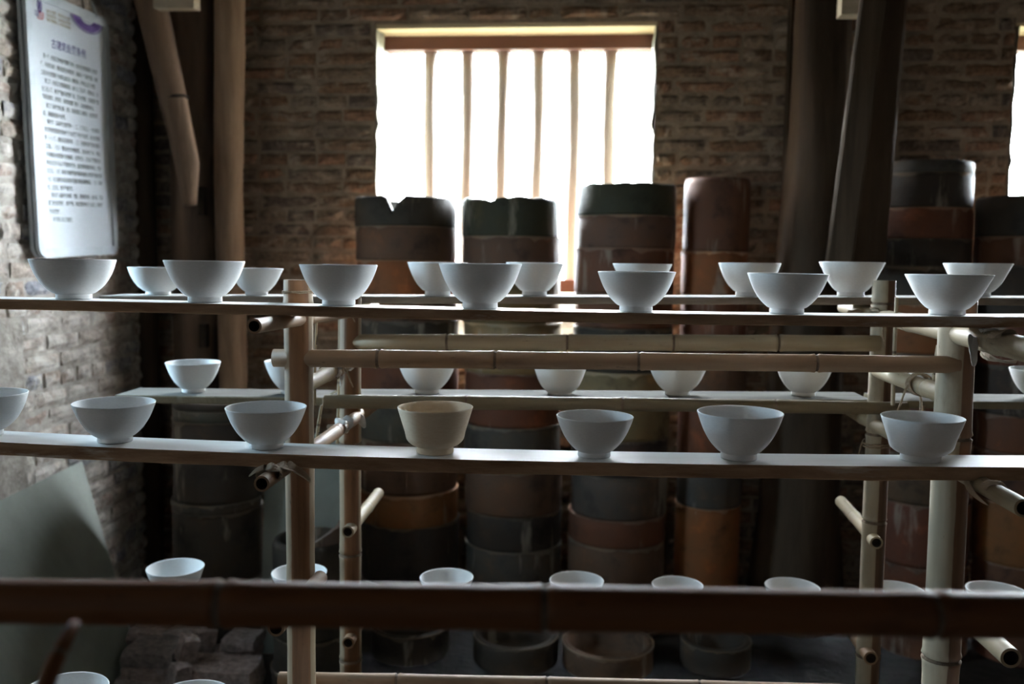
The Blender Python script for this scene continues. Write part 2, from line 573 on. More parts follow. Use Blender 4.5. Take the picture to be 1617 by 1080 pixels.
# windows
def make_window(name, W, nbars, us):
    fr = MB()
    yb = V_B + .20
    fr.box(W[0], W[1], yb - .05, yb + .05, W[3] - .075, W[3] - .012, 0, .003)
    fr.box(W[0], W[1], yb - .05, yb + .05, W[2] + .24, W[2] + .30, 0, .003)
    f = structure(fr.build(name, 'frame_wood', None, (0, 0, 0), RZ))
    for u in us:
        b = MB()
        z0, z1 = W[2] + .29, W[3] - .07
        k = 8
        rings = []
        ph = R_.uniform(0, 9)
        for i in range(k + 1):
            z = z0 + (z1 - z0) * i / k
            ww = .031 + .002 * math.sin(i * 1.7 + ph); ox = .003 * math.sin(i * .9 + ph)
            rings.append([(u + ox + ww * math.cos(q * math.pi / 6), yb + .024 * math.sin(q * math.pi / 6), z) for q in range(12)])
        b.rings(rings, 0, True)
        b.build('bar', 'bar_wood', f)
    l = MB()
    for k in range(3):
        l.box(W[0] - .01, W[1] + .01, V_B + .005 + k * .10, V_B + .10 + k * .10, W[3] - .018 + R_.uniform(0, .004), W[3] + .02, 0, .002)
    l.build('lintel_board', 'lintel_wood', f)
    # rough plaster reveals, splayed sill
    j = MB()
    for side in (0, 1):
        u = W[side]; sg = 1 if side == 0 else -1
        rows = []
        for a in range(7):
            rows.append([(u + sg * (.004 + .022 * abs(fbm(a * .9, q * .45, side * 7.3 + W[0]))), V_B - .006 + (T + .012) * a / 6, W[2] + (W[3] - W[2] - .01) * q / 30) for q in range(31)])
        j.rings(rows, 0, False, False, False, closed=False)
    j.build('jamb_plaster', 'plaster', f)
    s = MB()
    s.add([(W[0], V_B - .01, W[2] + .002), (W[1], V_B - .01, W[2] + .002), (W[1], V_B + T, W[2] + .26), (W[0], V_B + T, W[2] + .26),
           (W[0], V_B - .01, W[2] - .02), (W[1], V_B - .01, W[2] - .02), (W[1], V_B + T, W[2] - .02), (W[0], V_B + T, W[2] - .02)],
          [(0, 1, 2, 3), (4, 7, 6, 5), (0, 4, 5, 1), (1, 5, 6, 2), (2, 6, 7, 3), (3, 7, 4, 0)])
    s.build('sill', 'plaster', f)
    return f


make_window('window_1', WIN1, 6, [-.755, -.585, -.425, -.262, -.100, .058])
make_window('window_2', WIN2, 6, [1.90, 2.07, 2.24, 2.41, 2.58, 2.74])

# tinted panes, added to dim the daylight of the two unseen windows
def side_window(name, boxf, a0, a1, z0, z1, mat):
    mb = MB()
    for q0, q1, r0, r1 in ((a0, a0 + .04, z0, z1), (a1 - .04, a1, z0, z1), (a0 + .04, a1 - .04, z0, z0 + .04), (a0 + .04, a1 - .04, z1 - .04, z1), ((a0 + a1) / 2 - .012, (a0 + a1) / 2 + .012, z0 + .04, z1 - .04)):
        boxf(mb, q0, q1, r0, r1, .05)
    f = structure(mb.build(name, 'frame_wood', None, (0, 0, 0), RZ))
    for q0, q1 in ((a0 + .035, (a0 + a1) / 2 - .006), ((a0 + a1) / 2 + .006, a1 - .035)):
        mb = MB(); boxf(mb, q0, q1, z0 + .035, z1 - .035, .003)
        mb.build('pane', mat, f)


side_window('window_3', lambda m, a, b, c, d, t: m.box(U_L - .24 - t / 2, U_L - .24 + t / 2, a, b, c, d), *WIN3, 'pane_side')
side_window('fill_window', lambda m, a, b, c, d, t: m.box(a, b, V_F - .24 - t / 2, V_F - .24 + t / 2, c, d), *WIN_FILL, 'pane_rear')  # added out of view to light the bowl fronts


# ------------------------------------------------------------------ timber frame
def log_mesh(mb, pts, rad, seed, rough=.10, segs=28, sub=10, flat=0):
    pts = [Vector(p) for p in pts]
    P, Rr = [], []
    for i in range(len(pts) - 1):
        for k in range(sub):
            t = k / sub
            P.append(pts[i].lerp(pts[i + 1], t)); Rr.append(rad[i] * (1 - t) + rad[i + 1] * t)
    P.append(pts[-1]); Rr.append(rad[-1])
    rings = []
    ax = (pts[-1] - pts[0]).normalized()
    x = ax.cross(Vector((0, 1, 0))).normalized(); y = ax.cross(x)
    acc = 0
    for i, p in enumerate(P):
        if i: acc += (p - P[i - 1]).length
        ring = []
        for j in range(segs):
            a = 2 * math.pi * j / segs
            q = 1 + rough * fbm(1.6 * math.cos(a) + seed, 1.6 * math.sin(a), acc * 1.1) + rough * .35 * fbm(7 * math.cos(a) + seed, 7 * math.sin(a), acc * .7)
            ring.append(p + (x * math.cos(a) + y * math.sin(a)) * Rr[i] * q)
        rings.append(ring)
    mb.rings(rings, 0, True)


def R3(a, px, py, v):
    return hit(a, px, py, v)


def base_obj(name, mat, mb, u, v, z=0.0):
    """mesh given in room axes; the object's origin goes to its foot"""
    mb.v = [(p[0] - u, p[1] - v, p[2] - z) for p in mb.v]
    return mb.build(name, mat, None, room(u, v, z), RZ)


c0 = hit(WA, 308, 300, 3.88)
mb = MB(); log_mesh(mb, [(c0[0] + .004, 3.88, 0), (c0[0] - .002, 3.88, 1.2), (c0[0] + .003, 3.88, 2.2), (c0[0], 3.88, H)], [.103, .101, .100, .100], 1.3, .05)
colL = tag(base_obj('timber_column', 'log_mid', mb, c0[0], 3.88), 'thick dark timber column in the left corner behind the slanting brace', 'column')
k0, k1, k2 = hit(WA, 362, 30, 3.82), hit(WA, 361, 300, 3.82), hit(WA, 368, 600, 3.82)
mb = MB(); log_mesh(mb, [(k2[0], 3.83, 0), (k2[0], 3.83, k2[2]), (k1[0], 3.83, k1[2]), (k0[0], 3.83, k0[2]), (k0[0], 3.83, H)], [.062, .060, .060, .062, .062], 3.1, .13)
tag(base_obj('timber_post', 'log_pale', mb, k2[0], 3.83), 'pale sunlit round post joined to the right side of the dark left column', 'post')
mo = MB(); q0 = hit(WA, 318, 300, 3.78)
mo.box(q0[0] - .012, q0[0] + .012, 3.770, 3.81, 1.68, 1.80)
mo.v = [(p[0] - c0[0], p[1] - 3.88, p[2]) for p in mo.v]
mo.build('mortise', 'bore', colL)  # solid dark block, its colour painting the shade in the hole
mo = MB(); q0 = hit(WA, 321, 530, 3.78)
mo.box(q0[0] - .014, q0[0] + .014, 3.770, 3.81, q0[2] - .05, q0[2] + .05)
mo.v = [(p[0] - c0[0], p[1] - 3.88, p[2]) for p in mo.v]
mo.build('mortise', 'bore', colL)  # likewise a dark block for the shaded hole

pa = [hit(WA, 224, -60, 3.64), hit(WA, 252, 60, 3.65), hit(WA, 276, 170, 3.66), hit(WA, 296, 260, 3.67), hit(WA, 300, 325, 3.685)]
mb = MB(); log_mesh(mb, pa, [.068, .063, .055, .046, .026], 4.7, .12, 20, 5)
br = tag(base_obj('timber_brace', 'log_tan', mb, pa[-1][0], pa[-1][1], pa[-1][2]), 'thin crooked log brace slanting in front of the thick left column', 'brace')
mb = MB(); mid = Vector(pa[2]); 
mb.tube([(mid.x + .05 * math.cos(t), mid.y + .05 * math.sin(t), mid.z + .035 + .01 * math.cos(t)) for t in [i * math.pi / 8 for i in range(17)]], .008, 6)
mb.v = [(p[0] - pa[-1][0], p[1] - pa[-1][1], p[2] - pa[-1][2]) for p in mb.v]
mb.build('band', 'bore', br)
c1 = hit(WA, 222, 300, 3.90)
mb = MB(); log_mesh(mb, [(c1[0], 3.91, 0), (c1[0], 3.91, H)], [.06, .055], 9.1, .1, 20, 14)
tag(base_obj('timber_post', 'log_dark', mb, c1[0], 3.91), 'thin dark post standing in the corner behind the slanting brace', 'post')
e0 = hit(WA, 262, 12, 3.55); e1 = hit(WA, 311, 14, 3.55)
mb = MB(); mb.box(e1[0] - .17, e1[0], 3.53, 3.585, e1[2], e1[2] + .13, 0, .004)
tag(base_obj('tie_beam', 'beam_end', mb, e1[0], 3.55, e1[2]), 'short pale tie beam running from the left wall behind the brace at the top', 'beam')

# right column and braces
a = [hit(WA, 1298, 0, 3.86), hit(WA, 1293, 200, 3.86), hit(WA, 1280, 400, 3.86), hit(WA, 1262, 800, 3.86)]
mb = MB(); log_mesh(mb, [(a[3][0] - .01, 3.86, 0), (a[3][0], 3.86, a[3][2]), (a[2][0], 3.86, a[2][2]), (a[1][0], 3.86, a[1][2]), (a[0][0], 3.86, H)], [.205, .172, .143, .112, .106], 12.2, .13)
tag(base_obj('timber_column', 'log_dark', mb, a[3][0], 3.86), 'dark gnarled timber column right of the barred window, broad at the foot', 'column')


def beam(mb, p0, p1, wx, wy, yaw=0.0, jit=.0):
    p0, p1 = Vector(p0), Vector(p1)
    ax = (p1 - p0).normalized()
    x = Vector((math.cos(yaw), math.sin(yaw), 0)); x = (x - ax * x.dot(ax)).normalized(); y = ax.cross(x)
    n = 12
    rings = []
    for i in range(n + 1):
        p = p0.lerp(p1, i / n)
        rings.append([p + x * (sx * wx * (1 + .05 * fbm(i * .7, sx, sy))) + y * (sy * wy * (1 + .05 * fbm(i * .7, sx + 3, sy))) for sx, sy in ((-1, -1), (-.8, -1.12), (.8, -1.1), (1, -1), (1, 1), (-1, 1))])
    mb.rings(rings, 0, False)


p0 = hit(WA, 1324, 420, 3.30); p1 = hit(WA, 1383, -20, 3.30)
mb = MB(); beam(mb, p0, p1, .045, .05, -.22)
tag(base_obj('timber_brace', 'beam_dark', mb, *p0), 'squared dark brace with shiny worn edges leaning beside the right column', 'brace')
p0 = hit(WA, 1360, 430, 3.45); p1 = hit(WA, 1398, -20, 3.45)
mb = MB(); beam(mb, p0, p1, .06, .06, .1)
tag(base_obj('timber_brace', 'log_dark', mb, *p0), 'second dark brace half hidden behind the shiny squared one', 'brace')
e0 = hit(WA, 1330, 22, 3.40); e1 = hit(WA, 1412, 4, 3.40)
mb = MB(); mb.box(e0[0], e1[0], 3.40, 3.47, e0[2], e0[2] + .14, 0, .004)
tag(base_obj('tie_beam', 'beam_end', mb, e0[0], 3.40, e0[2]), 'pale end of a tie beam above the squared brace at top right', 'beam')
mb = MB(); p = hit(WA, 1262, 60, 3.9)
mb.box(p[0] - .03, p[0] + .015, 3.93, 3.99, 0, H, 0, .003)
tag(base_obj('timber_post', 'log_dark', mb, p[0], 3.9), 'flat dark post set against the brick wall behind the right column', 'post')


# ------------------------------------------------------------------ saggars
def saggar_mesh(Ro, h, seed, top=None, segs=48, lip=0.0):
    r = random.Random(seed)
    th = .024
    mb = MB()
    tw = r.uniform(-.02, .02)
    prof = [(Ro * (1 - .012), 0), (Ro, h * .06), (Ro * (1 + .006 * r.uniform(-1, 1)), h * .5), (Ro * (1 + tw * .3), h * .92), (Ro * (1 + tw * .3) - .006, h), (Ro - th, h), (Ro - th, .018), (0.001, .018)]
    rings = []
    for k, (rr, z) in enumerate(prof):
        ring = []
        for j in range(segs):
            t = 2 * math.pi * j / segs
            q = 1 + .010 * fbm(1.3 * math.cos(t) + seed, 1.3 * math.sin(t), z * 6)
            zz = z
            if z >= h * .9 and top: zz = z + top(t)
            ring.append((rr * q * math.cos(t), rr * q * math.sin(t), zz))
        rings.append(ring)
    mb.rings(rings, 0, True, True, True)
    return mb


def saggar_rim(o, rr, h, seed, c):
    """pale worn edge where the next saggar sat: an uneven ring round the top of the wall"""
    n = 64
    hi, lo = [], []
    for j in range(n):
        t = 2 * math.pi * j / n
        q = rr * (1 + .010 * fbm(1.3 * math.cos(t), 1.3 * math.sin(t), h * 6)) + .0022
        d = .004 + .016 * max(0, .15 + fbm(2.2 * math.cos(t), 2.2 * math.sin(t), seed * 1.7)) + .03 * max(0, fbm(5 * math.cos(t), 5 * math.sin(t), seed * .9) - .25)
        hi.append((q * math.cos(t), q * math.sin(t), h - .0008)); lo.append((q * math.cos(t), q * math.sin(t), h - d))
    top = [(p[0] * .96, p[1] * .96, p[2]) for p in hi]; bot = [(p[0] * .985, p[1] * .985, p[2]) for p in lo]
    mb = MB(); mb.rings([top, hi, lo, bot], 0, False, False, False)
    r = mb.build('rim', 'saggar', o)
    g = sum(c) / 3
    r.color = (c[0] * .9 + g * .6 + .050, c[1] * .9 + g * .6 + .038, c[2] * .9 + g * .5 + .026, 1)


def ang(t, c):
    return abs((t - c + math.pi) % (2 * math.pi) - math.pi)


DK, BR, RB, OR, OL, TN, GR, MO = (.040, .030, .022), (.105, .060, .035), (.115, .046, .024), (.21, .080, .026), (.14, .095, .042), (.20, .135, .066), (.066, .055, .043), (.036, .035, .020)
ORD = ['topmost', 'second', 'third', 'fourth', 'fifth', 'sixth', 'seventh', 'eighth', 'ninth', 'tenth', 'eleventh', 'twelfth', 'thirteenth', 'fourteenth', 'fifteenth', 'sixteenth', 'seventeenth', 'eighteenth', 'nineteenth']


def stack(where, group, vc, cx, wpx, ys, cols, tops=None, words=None, fill=BR):
    """a pile of clay saggars from its top edge down to the floor; ys = image heights of the joints at the front"""
    f = lambda y: cx[0] + (cx[1] - cx[0]) * (y - 300) / 600
    d0 = hit(WA, f(400) - wpx / 2, 400, vc)[0]; d1 = hit(WA, f(400) + wpx / 2, 400, vc)[0]
    Ro = (d1 - d0) / 2 * .985
    zs = [hit(WA, f(y), y, vc - Ro)[2] for y in ys]
    us = [hit(WA, f(y), y, vc)[0] for y in ys]
    while zs[-1] > .16:
        zs.append(zs[-1] - R_.uniform(.11, .15)); us.append(us[-1]); cols = cols + [fill]
    if zs[-1] > 0.02: zs.append(0.0)
    else: zs[-1] = 0.0
    out = []
    for i in range(len(zs) - 1):
        h = zs[i] - zs[i + 1]
        u = us[i] + R_.uniform(-.004, .004)
        rr = Ro * (1 + R_.uniform(-.010, .010))
        mb = saggar_mesh(rr, h, hash((where, i)) % 977 if False else int(100 * cx[0] + i) % 977, tops if i == 0 else None)
        c = cols[i] if i < len(cols) else fill
        wv = words.get(i, None) if words else None
        o = mb.build('saggar', 'saggar', None, room(u, vc + R_.uniform(-.004, .004), zs[i + 1]), RZ + R_.uniform(-.2, .2))
        k = tuple(x * R_.uniform(.93, 1.07) for x in c)
        o.color = (*k, 1)
        if i: saggar_rim(o, rr, h, i + int(cx[0]), c)
        tag(o, f"{wv or 'plain clay saggar'}, {ORD[i]} in the {where}", 'saggar', group)
        out.append(o)
    return out


def top1(t):
    d = ang(t, -math.pi / 2 + .02)
    return -.07 * max(0, 1 - d / .16) + .006 * fbm(math.cos(t) * 3, math.sin(t) * 3, 1)


def top2(t):
    return .012 * fbm(math.cos(t) * 3, math.sin(t) * 3, 5) - .016 * max(0, 1 - ang(t, -math.pi / 2 - .25) / .18) - .012 * max(0, ang(t, -math.pi / 2) - .9)


def top3(t):
    return .008 * fbm(math.cos(t) * 3, math.sin(t) * 3, 9)


stack('window\'s left stack', 'saggars of the left window stack', 3.74, (643, 648), 158, [309, 356, 411, 466, 508, 574, 640, 700, 785, 836, 930, 1005],
      [DK, BR, OR, BR, DK, RB, GR, BR, OR, DK, DK], top1, {0: 'blackened saggar with a notched rim', 1: 'brown clay saggar with pale drips', 2: 'orange clay saggar behind the bowls', 8: 'bright orange clay saggar ', 9: 'tall black clay saggar'})
stack('window\'s middle stack', 'saggars of the middle window stack', 3.74, (807, 812), 156, [311, 372, 424, 512, 592, 678, 748, 818, 874, 928, 1000],
      [MO, BR, OL, TN, RB, GR, BR, DK, GR, DK], top2, {0: 'moss darkened clay saggar with a chipped rim', 1: 'warm brown clay saggar', 3: 'yellowish clay saggar', 4: 'reddish clay saggar with pale drips', 7: 'black clay saggar'})
stack('window\'s right stack', 'saggars of the right window stack', 3.72, (990, 972), 158, [288, 338, 391, 464, 520, 590, 698, 756, 824, 868, 928, 1005],
      [MO, BR, RB, RB, DK, TN, DK, GR, RB, BR, DK], top3, {0: 'green black clay saggar with an intact rim', 1: 'brown clay saggar lit on its left', 5: 'tan clay saggar with a dripping lower edge', 6: 'black clay saggar'})
stack('narrow red stack beside the window', 'narrow red saggars', 3.74, (1132, 1116), 106, [279, 397, 466, 560, 640, 742, 805, 950],
      [RB, OR, RB, BR, RB, GR, OR], None, {0: 'tall narrow red brown saggar', 1: 'narrow orange saggar'}, RB)
stack('stack right of the squared brace', 'saggars right of the brace', 3.66, (1458, 1453), 150, [251, 270, 326, 376, 420, 480, 560, 640, 720, 800, 900, 1000],
      [GR, DK, RB, DK, DK, OR, BR, RB, BR, RB, RB], None, {0: 'thin grey lid of clay', 1: 'black saggar lit on its right edge', 5: 'orange clay saggar'}, RB)
sg = stack('stack at the right picture edge', 'saggars below the second window', 3.62, (1618, 1612), 150, [307, 372, 420, 500, 580, 660, 720, 800, 900, 1000],
           [DK, RB, DK, RB, DK, RB, RB, OR, RB], None, {0: 'black clay saggar', 1: 'brown clay saggar with a scratched ring'}, RB)
# scratched ring on the saggar at the right edge
pr = hit(WA, 1572, 385, 3.62 - .165)
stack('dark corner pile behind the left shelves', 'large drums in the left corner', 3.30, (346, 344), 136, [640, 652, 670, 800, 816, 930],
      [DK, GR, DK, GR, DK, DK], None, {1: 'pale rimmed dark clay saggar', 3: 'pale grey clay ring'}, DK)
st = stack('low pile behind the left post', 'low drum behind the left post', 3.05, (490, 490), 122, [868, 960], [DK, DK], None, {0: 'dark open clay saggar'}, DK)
# curved shard of a broken saggar lying on that drum
mb = MB(); c = st[0].location; ztop = hit(WA, 490, 868, 2.92)[2]
rows = []
for side, rr in ((0, .13), (1, .115)):
    pass
def shard(rr, zlo, zhi):
    return [[(rr * math.cos(t), rr * math.sin(t), z + (zhi - .03 * fbm(t * 3, 1, 2) if z else zlo)) for t in [(-1.35 + 1.5 * i / 10) for i in range(11)]] for z in (0.0, 1e-9)]
outer = [[(.128 * math.cos(t), .128 * math.sin(t), z) for t in [-1.35 + 1.3 * i / 10 for i in range(11)]] for z in (0, .05)]
outer[1] = [(x, y, .015 + .07 * i / 10 + .01 * fbm(i * .7, 3, 1)) for i, (x, y, z) in enumerate(outer[1])]
inner = [[(x * .88, y * .88, z) for (x, y, z) in row] for row in outer]
loop = [outer[0], outer[1], inner[1], inner[0], outer[0]]
mb.rings(loop, 0, False, False, False, closed=False)
for e in (0, -1):
    mb.add([outer[0][e], outer[1][e], inner[1][e], inner[0][e]], [(0, 1, 2, 3)])
o = mb.build('clay_shard', 'saggar', None, (c.x, c.y, ztop + .002), 0)
o.color = (.13, .095, .08, 1)
tag(o, 'curved broken shard of clay lying on the low drum behind the left post', 'shard')

for px, vv, rr_, hh_, col_, lab in [(648, 3.36, .15, .11, DK, 'low dark saggar on the floor before the left window stack'),
                                  (815, 3.34, .16, .10, DK, 'low dark saggar on the floor before the middle window stack'),
                                  (960, 3.33, .17, .09, BR, 'low brown saggar on the floor before the right window stack'),
                                  (1130, 3.38, .13, .10, DK, 'low dark saggar on the floor before the narrow red stack')]:
    u_ = hit(WA, px, 1020, vv)[0]
    o = saggar_mesh(rr_, hh_, px).build('saggar', 'saggar', None, room(u_, vv, 0), RZ)
    o.color = (*col_, 1)
    saggar_rim(o, rr_, hh_, px, col_)
    tag(o, lab, 'saggar', 'low saggars on the floor')

# grey panel behind the left posts, and the big one leaning against the left wall
def slab(name, mat, quad, th, label, cat, normal):
    q = [Vector(p) for p in quad]; nn = Vector(normal).normalized() * th
    mb = MB(); k = 6
    def grid(off):
        return [[q[0].lerp(q[1], i / k).lerp(q[3].lerp(q[2], i / k), j / k) + off for i in range(k + 1)] for j in range(k + 1)]
    A, B = grid(Vector((0, 0, 0))), grid(nn)
    mb.rings(A, 0, False, False, False, closed=False); mb.rings(B, 0, False, False, False, closed=False)
    ring = lambda G: G[0] + [G[j][k] for j in range(1, k + 1)] + G[k][::-1][1:] + [G[j][0] for j in range(k - 1, 0, -1)]
    mb.rings([ring(A), ring(B)], 0, False, False, False)
    b = q[2]
    return tag(base_obj(name, mat, mb, b.x, b.y, b.z), label, cat)


tl = hit(WA, 414, 690, 3.32); tr_ = hit(WA, 548, 690, 3.32)
slab('panel_board', 'panel_grey', [(tl[0], 3.36, tl[2]), (tr_[0], 3.36, tr_[2]), (tr_[0], 3.27, 0), (tl[0], 3.27, 0)], .015,
     'grey green board standing upright behind the left bamboo posts', 'board', (0, 1, 0))
tR = hit_side(130, 728, U_L + .075)
bR = hit(WA, 217, 1080, 3.02)
slab('panel_board', 'panel_grey', [(U_L + .075, 2.1, .665), (U_L + .075, tR[1], tR[2]), (bR[0], 3.06, 0), (bR[0], 1.85, 0)], .016,
     'large grey board leaning against the foot of the left wall', 'board', (-.7, 0, -.3))

# rubble bricks on the floor in the left corner
def rubble_brick(px, py, v, L, h, d, rz, tilt=0, roll=0, dz=0, lab='', seed=1):
    r = random.Random(seed)
    u, _, z = hit(WA, px, py, v)
    bm = bmesh.new()
    bmesh.ops.create_cube(bm, size=1)
    bmesh.ops.subdivide_edges(bm, edges=bm.edges, cuts=2, use_grid_fill=True)
    for vv in bm.verts:
        e = sum(abs(abs(c) - .5) < 1e-3 for c in vv.co)
        vv.co = Vector((vv.co.x * L, vv.co.y * d, vv.co.z * h)) * (1 - (.05 if e == 3 else .018 if e == 2 else 0)) + Vector([r.uniform(-1, 1) * .004 for _ in range(3)])
    me = bpy.data.meshes.new('brick'); bm.to_mesh(me); bm.free()
    me.materials.append(MAT['brick_rubble'])
    o = link('loose_brick', me, None, room(u, v, max(z, h / 2) + dz), RZ + rz)
    o.rotation_euler = (tilt, roll, RZ + rz)
    tag(o, lab, 'brick', 'loose bricks on the floor in the left corner')


rub = [
    (347, 1060, 2.95, .27, .062, .15, .02, 0, 0, 0, 'big pale mottled loose brick at the front right of the heap'),
    (246, 1030, 2.97, .19, .055, .14, .0, .0, .02, 0, 'loose brick on top of two others beside the leaning grey board'),
    (244, 1056, 2.96, .185, .052, .14, .06, .0, 0, 0, 'middle loose brick of the three beside the leaning grey board'),
    (240, 1082, 2.95, .20, .052, .15, -.03, .0, 0, 0, 'lowest loose brick of the three beside the leaning grey board'),
    (295, 1024, 2.93, .055, .085, .07, .7, .1, .35, 0, 'small broken loose brick standing at the end of the top one'),
    (283, 1066, 2.86, .06, .075, .06, .9, .1, .2, 0, 'small broken loose brick in the gap left of the big mottled one'),
    (322, 1016, 3.07, .085, .11, .045, .35, .12, .12, 0, 'dark loose brick propped on edge in the middle of the heap'),
    (385, 1010, 3.08, .12, .042, .12, -.05, 0, 0, 0, 'thin loose brick at the back right of the heap'),
    (376, 1031, 3.08, .15, .045, .12, .03, 0, 0, 0, 'loose brick under the thin one at the back right'),
    (236, 1000, 3.10, .13, .045, .10, .12, .05, .05, 0, 'loose brick at the back left, against the grey board'),
    (292, 1003, 3.10, .12, .042, .10, -.15, .04, 0, 0, 'thin loose brick at the back behind the standing broken one'),
    (350, 1096, 2.95, .26, .07, .15, -.02, 0, 0, 0, 'loose brick at floor level under the big mottled one'),
    (350, 1052, 3.12, .28, .08, .07, .0, 0, 0, 0, 'long dark loose brick at floor level at the back of the heap'),
    (262, 1040, 3.115, .16, .11, .07, .0, 0, 0, 0, 'square dark loose brick at floor level at the back left'),
]
for i, q in enumerate(rub):
    rubble_brick(*q[:10], lab=q[10], seed=40 + i)


# ------------------------------------------------------------------ bamboo
def bamboo_mesh(L, r0, r1, nods, seed, bow=.004, segs=20, open0=True, open1=True, mats=('bamboo', 'bore'), dep=.05):
    r = random.Random(seed)
    zs = set([0, L])
    for i in range(1, 8): zs.add(L * i / 8)
    nod = []
    for n in nods:
        z = n * L
        nod.append(z)
        for d in (-.012, -.004, -.0015, .0015, .005, .013):
            if 0 < z + d < L: zs.add(z + d)
    zs = sorted(zs)
    ph = r.uniform(0, 6.28)
    ax = lambda z: (bow * math.sin(math.pi * z / L) * math.cos(ph), bow * math.sin(math.pi * z / L) * math.sin(ph))
    def rad(z):
        b = r0 + (r1 - r0) * z / L
        k = 1.0
        for n in nod:
            d = z - n
            if abs(d) < .0020: k = .97
            elif abs(d) < .006: k = max(k, 1.10)
            elif abs(d) < .016: k = max(k, 1.035)
        return b * k
    def ring(z, f=1.0):
        cx, cy = ax(z); q = rad(z) * f
        return [(cx + q * math.cos(2 * math.pi * j / segs), cy + q * math.sin(2 * math.pi * j / segs), z) for j in range(segs)]
    mb = MB()
    mb.rings([ring(z) for z in zs], 0, True, not open0, not open1)
    for i in range(len(zs) - 1):
        if any(abs((zs[i] + zs[i + 1]) / 2 - n) < .0045 and (zs[i] + zs[i + 1]) / 2 < n + .001 for n in nod):
            mb.m[i * segs:(i + 1) * segs] = [2] * segs
    dep = min(dep, L * .3)
    if open0:
        mb.rings([ring(0), ring(0, .72)], 0, False, False, False)
        mb.rings([ring(0, .72), [(x, y, dep) for x, y, z in ring(0, .72)]], 1, True, False, True)
    if open1:
        mb.rings([ring(L), ring(L, .72)], 0, False, False, False)
        mb.rings([ring(L, .72), [(x, y, L - dep) for x, y, z in ring(L, .72)]], 1, True, False, True)
    return mb.mesh('bamboo', list(mats))


def pole(name, p0, p1, r0, r1, nods, parent, org, mat='bamboo', seed=1, bow=.004, open0=True, open1=True, dep=.05):
    p0, p1 = Vector(p0), Vector(p1)
    d = p1 - p0
    o = link(name, bamboo_mesh(d.length, r0, r1, nods, seed, bow, 20, open0, open1, (mat, 'bore', 'node_scar'), dep), parent)
    o.location = p0 - Vector(org)
    o.rotation_mode = 'QUATERNION'
    q = d.to_track_quat('Z', 'Y')
    if abs(d.normalized().z) > .9: q = Matrix.Identity(3).to_quaternion() if False else Vector((0, 0, 1)).rotation_difference(d.normalized())
    o.rotation_quaternion = q
    return o


ORG = (.12, 1.93, 0)
RK = empty('bamboo_rack', rack(*ORG), -RA)
tag(RK, 'bamboo drying rack of four posts, rails and lashed cross bars carrying the bowl shelves', 'rack')
PX = {'fl': -.498, 'fr': .742, 'bl': -.489, 'br': .741}
V0, V1 = 1.722, 2.125
pole('post', (PX['fl'], V0, 0), (PX['fl'], V0, 1.46), .0275, .0268, [.18, .37, .572, .76, .965], RK, ORG, 'bamboo_post', 3, .003)
pole('post', (PX['fr'] + .006, V0, 0), (PX['fr'] - .006, V0, 1.445), .033, .0325, [.15, .33, .525, .82], RK, ORG, 'bamboo_post_right', 4, .003)
pole('post', (PX['bl'], V1, 0), (PX['bl'], V1, 1.42), .026, .0245, [.2, .375, .56, .75, .9], RK, ORG, 'bamboo_post', 5, .003)
pole('post', (PX['br'] + .004, V1, 0), (PX['br'], V1, 1.468), .0265, .0250, [.14, .40, .62, .76, .965], RK, ORG, 'bamboo_post_right', 6, .003)
# long rails
za, zb = hit(RA, 490, 566, V0)[2], hit(RA, 1505, 574, V0)[2]
pole('rail', (PX['fl'] - .047, V0 - .003, za), (PX['fr'] - .008, V0 - .019, zb), .0172, .0158, [.16, .335, .545, .80], RK, ORG, 'bamboo_brown', 11, .002, False, False)
za, zb = hit(RA, 572, 540, V1)[2], hit(RA, 1378, 541, V1)[2]
pole('rail', (PX['bl'] + .0, V1 - .005, za), (PX['br'] - .012, V1 - .018, zb), .0185, .0185, [.19, .42, .62, .815], RK, ORG, 'bamboo', 12, .002, False, False)
a, b = hit(RA, 513, 634, 2.08), hit(RA, 1432, 645, 2.08)
pole('rail', a, b, .0165, .0145, [.25, .52, .78], RK, ORG, 'bamboo_olive', 13, .002)
a, b = hit(RA, 441, 1072, 1.775), hit(RA, 1400, 1094, 1.775)
pole('rail', a, b, .0145, .0145, [.2, .45, .7], RK, ORG, 'bamboo_brown', 14, .002)
zk = hit(RA, 470, 934, 1.69)[2]
pole('rail', (PX['fl'] + .005, 1.68, zk), (PX['fr'] + .02, 1.69, zk + .01), .0135, .0135, [.3, .6], RK, ORG, 'bamboo', 15, .002, False, False)
# cross bars that carry the shelves
BARS = {}
def cross(u0, v0, z0, u1, v1, z1, r0, r1, nods, seed, mat='bamboo', dep=.05):
    return pole('cross_bar', (u0, v0, z0), (u1, v1, z1), r0, r1, nods, RK, ORG, mat, seed, .001, True, True, dep)
cross(-.492, 1.45, 1.3905, -.486, 2.40, 1.372, .0125, .0145, [.32, .7], 21, 'bamboo_brown')
cross(.728, 1.36, 1.372, .742, 2.42, 1.391, .0205, .0155, [.18, .55], 22)
cross(-.488, 1.722, 1.255, -.478, 2.135, 1.268, .0150, .0170, [.40, .72], 23)
cross(.738, 1.722, 1.258, .733, 2.130, 1.262, .0175, .0165, [.30], 24)
cross(-.486, 1.46, 1.138 - .01, -.468, 2.38, 1.128, .0135, .0145, [.5, .8], 25, 'bamboo_brown')
cross(.728, 1.43, 1.128, .735, 2.40, 1.140, .0150, .0145, [.35, .8], 26)
cross(-.468, 1.47, .878, -.462, 1.735, .872, .0145, .0145, [], 27, 'bamboo_brown')
cross(.728, 1.44, .882, .735, 1.735, .880, .0165, .0160, [.6], 28)
cross(-.486, 2.074, .862, -.482, 2.42, .866, .0145, .0150, [.6], 29, 'bamboo', .016)
cross(.734, 2.074, .871, .758, 2.42, .876, .0145, .0150, [.6], 30, 'bamboo', .016)
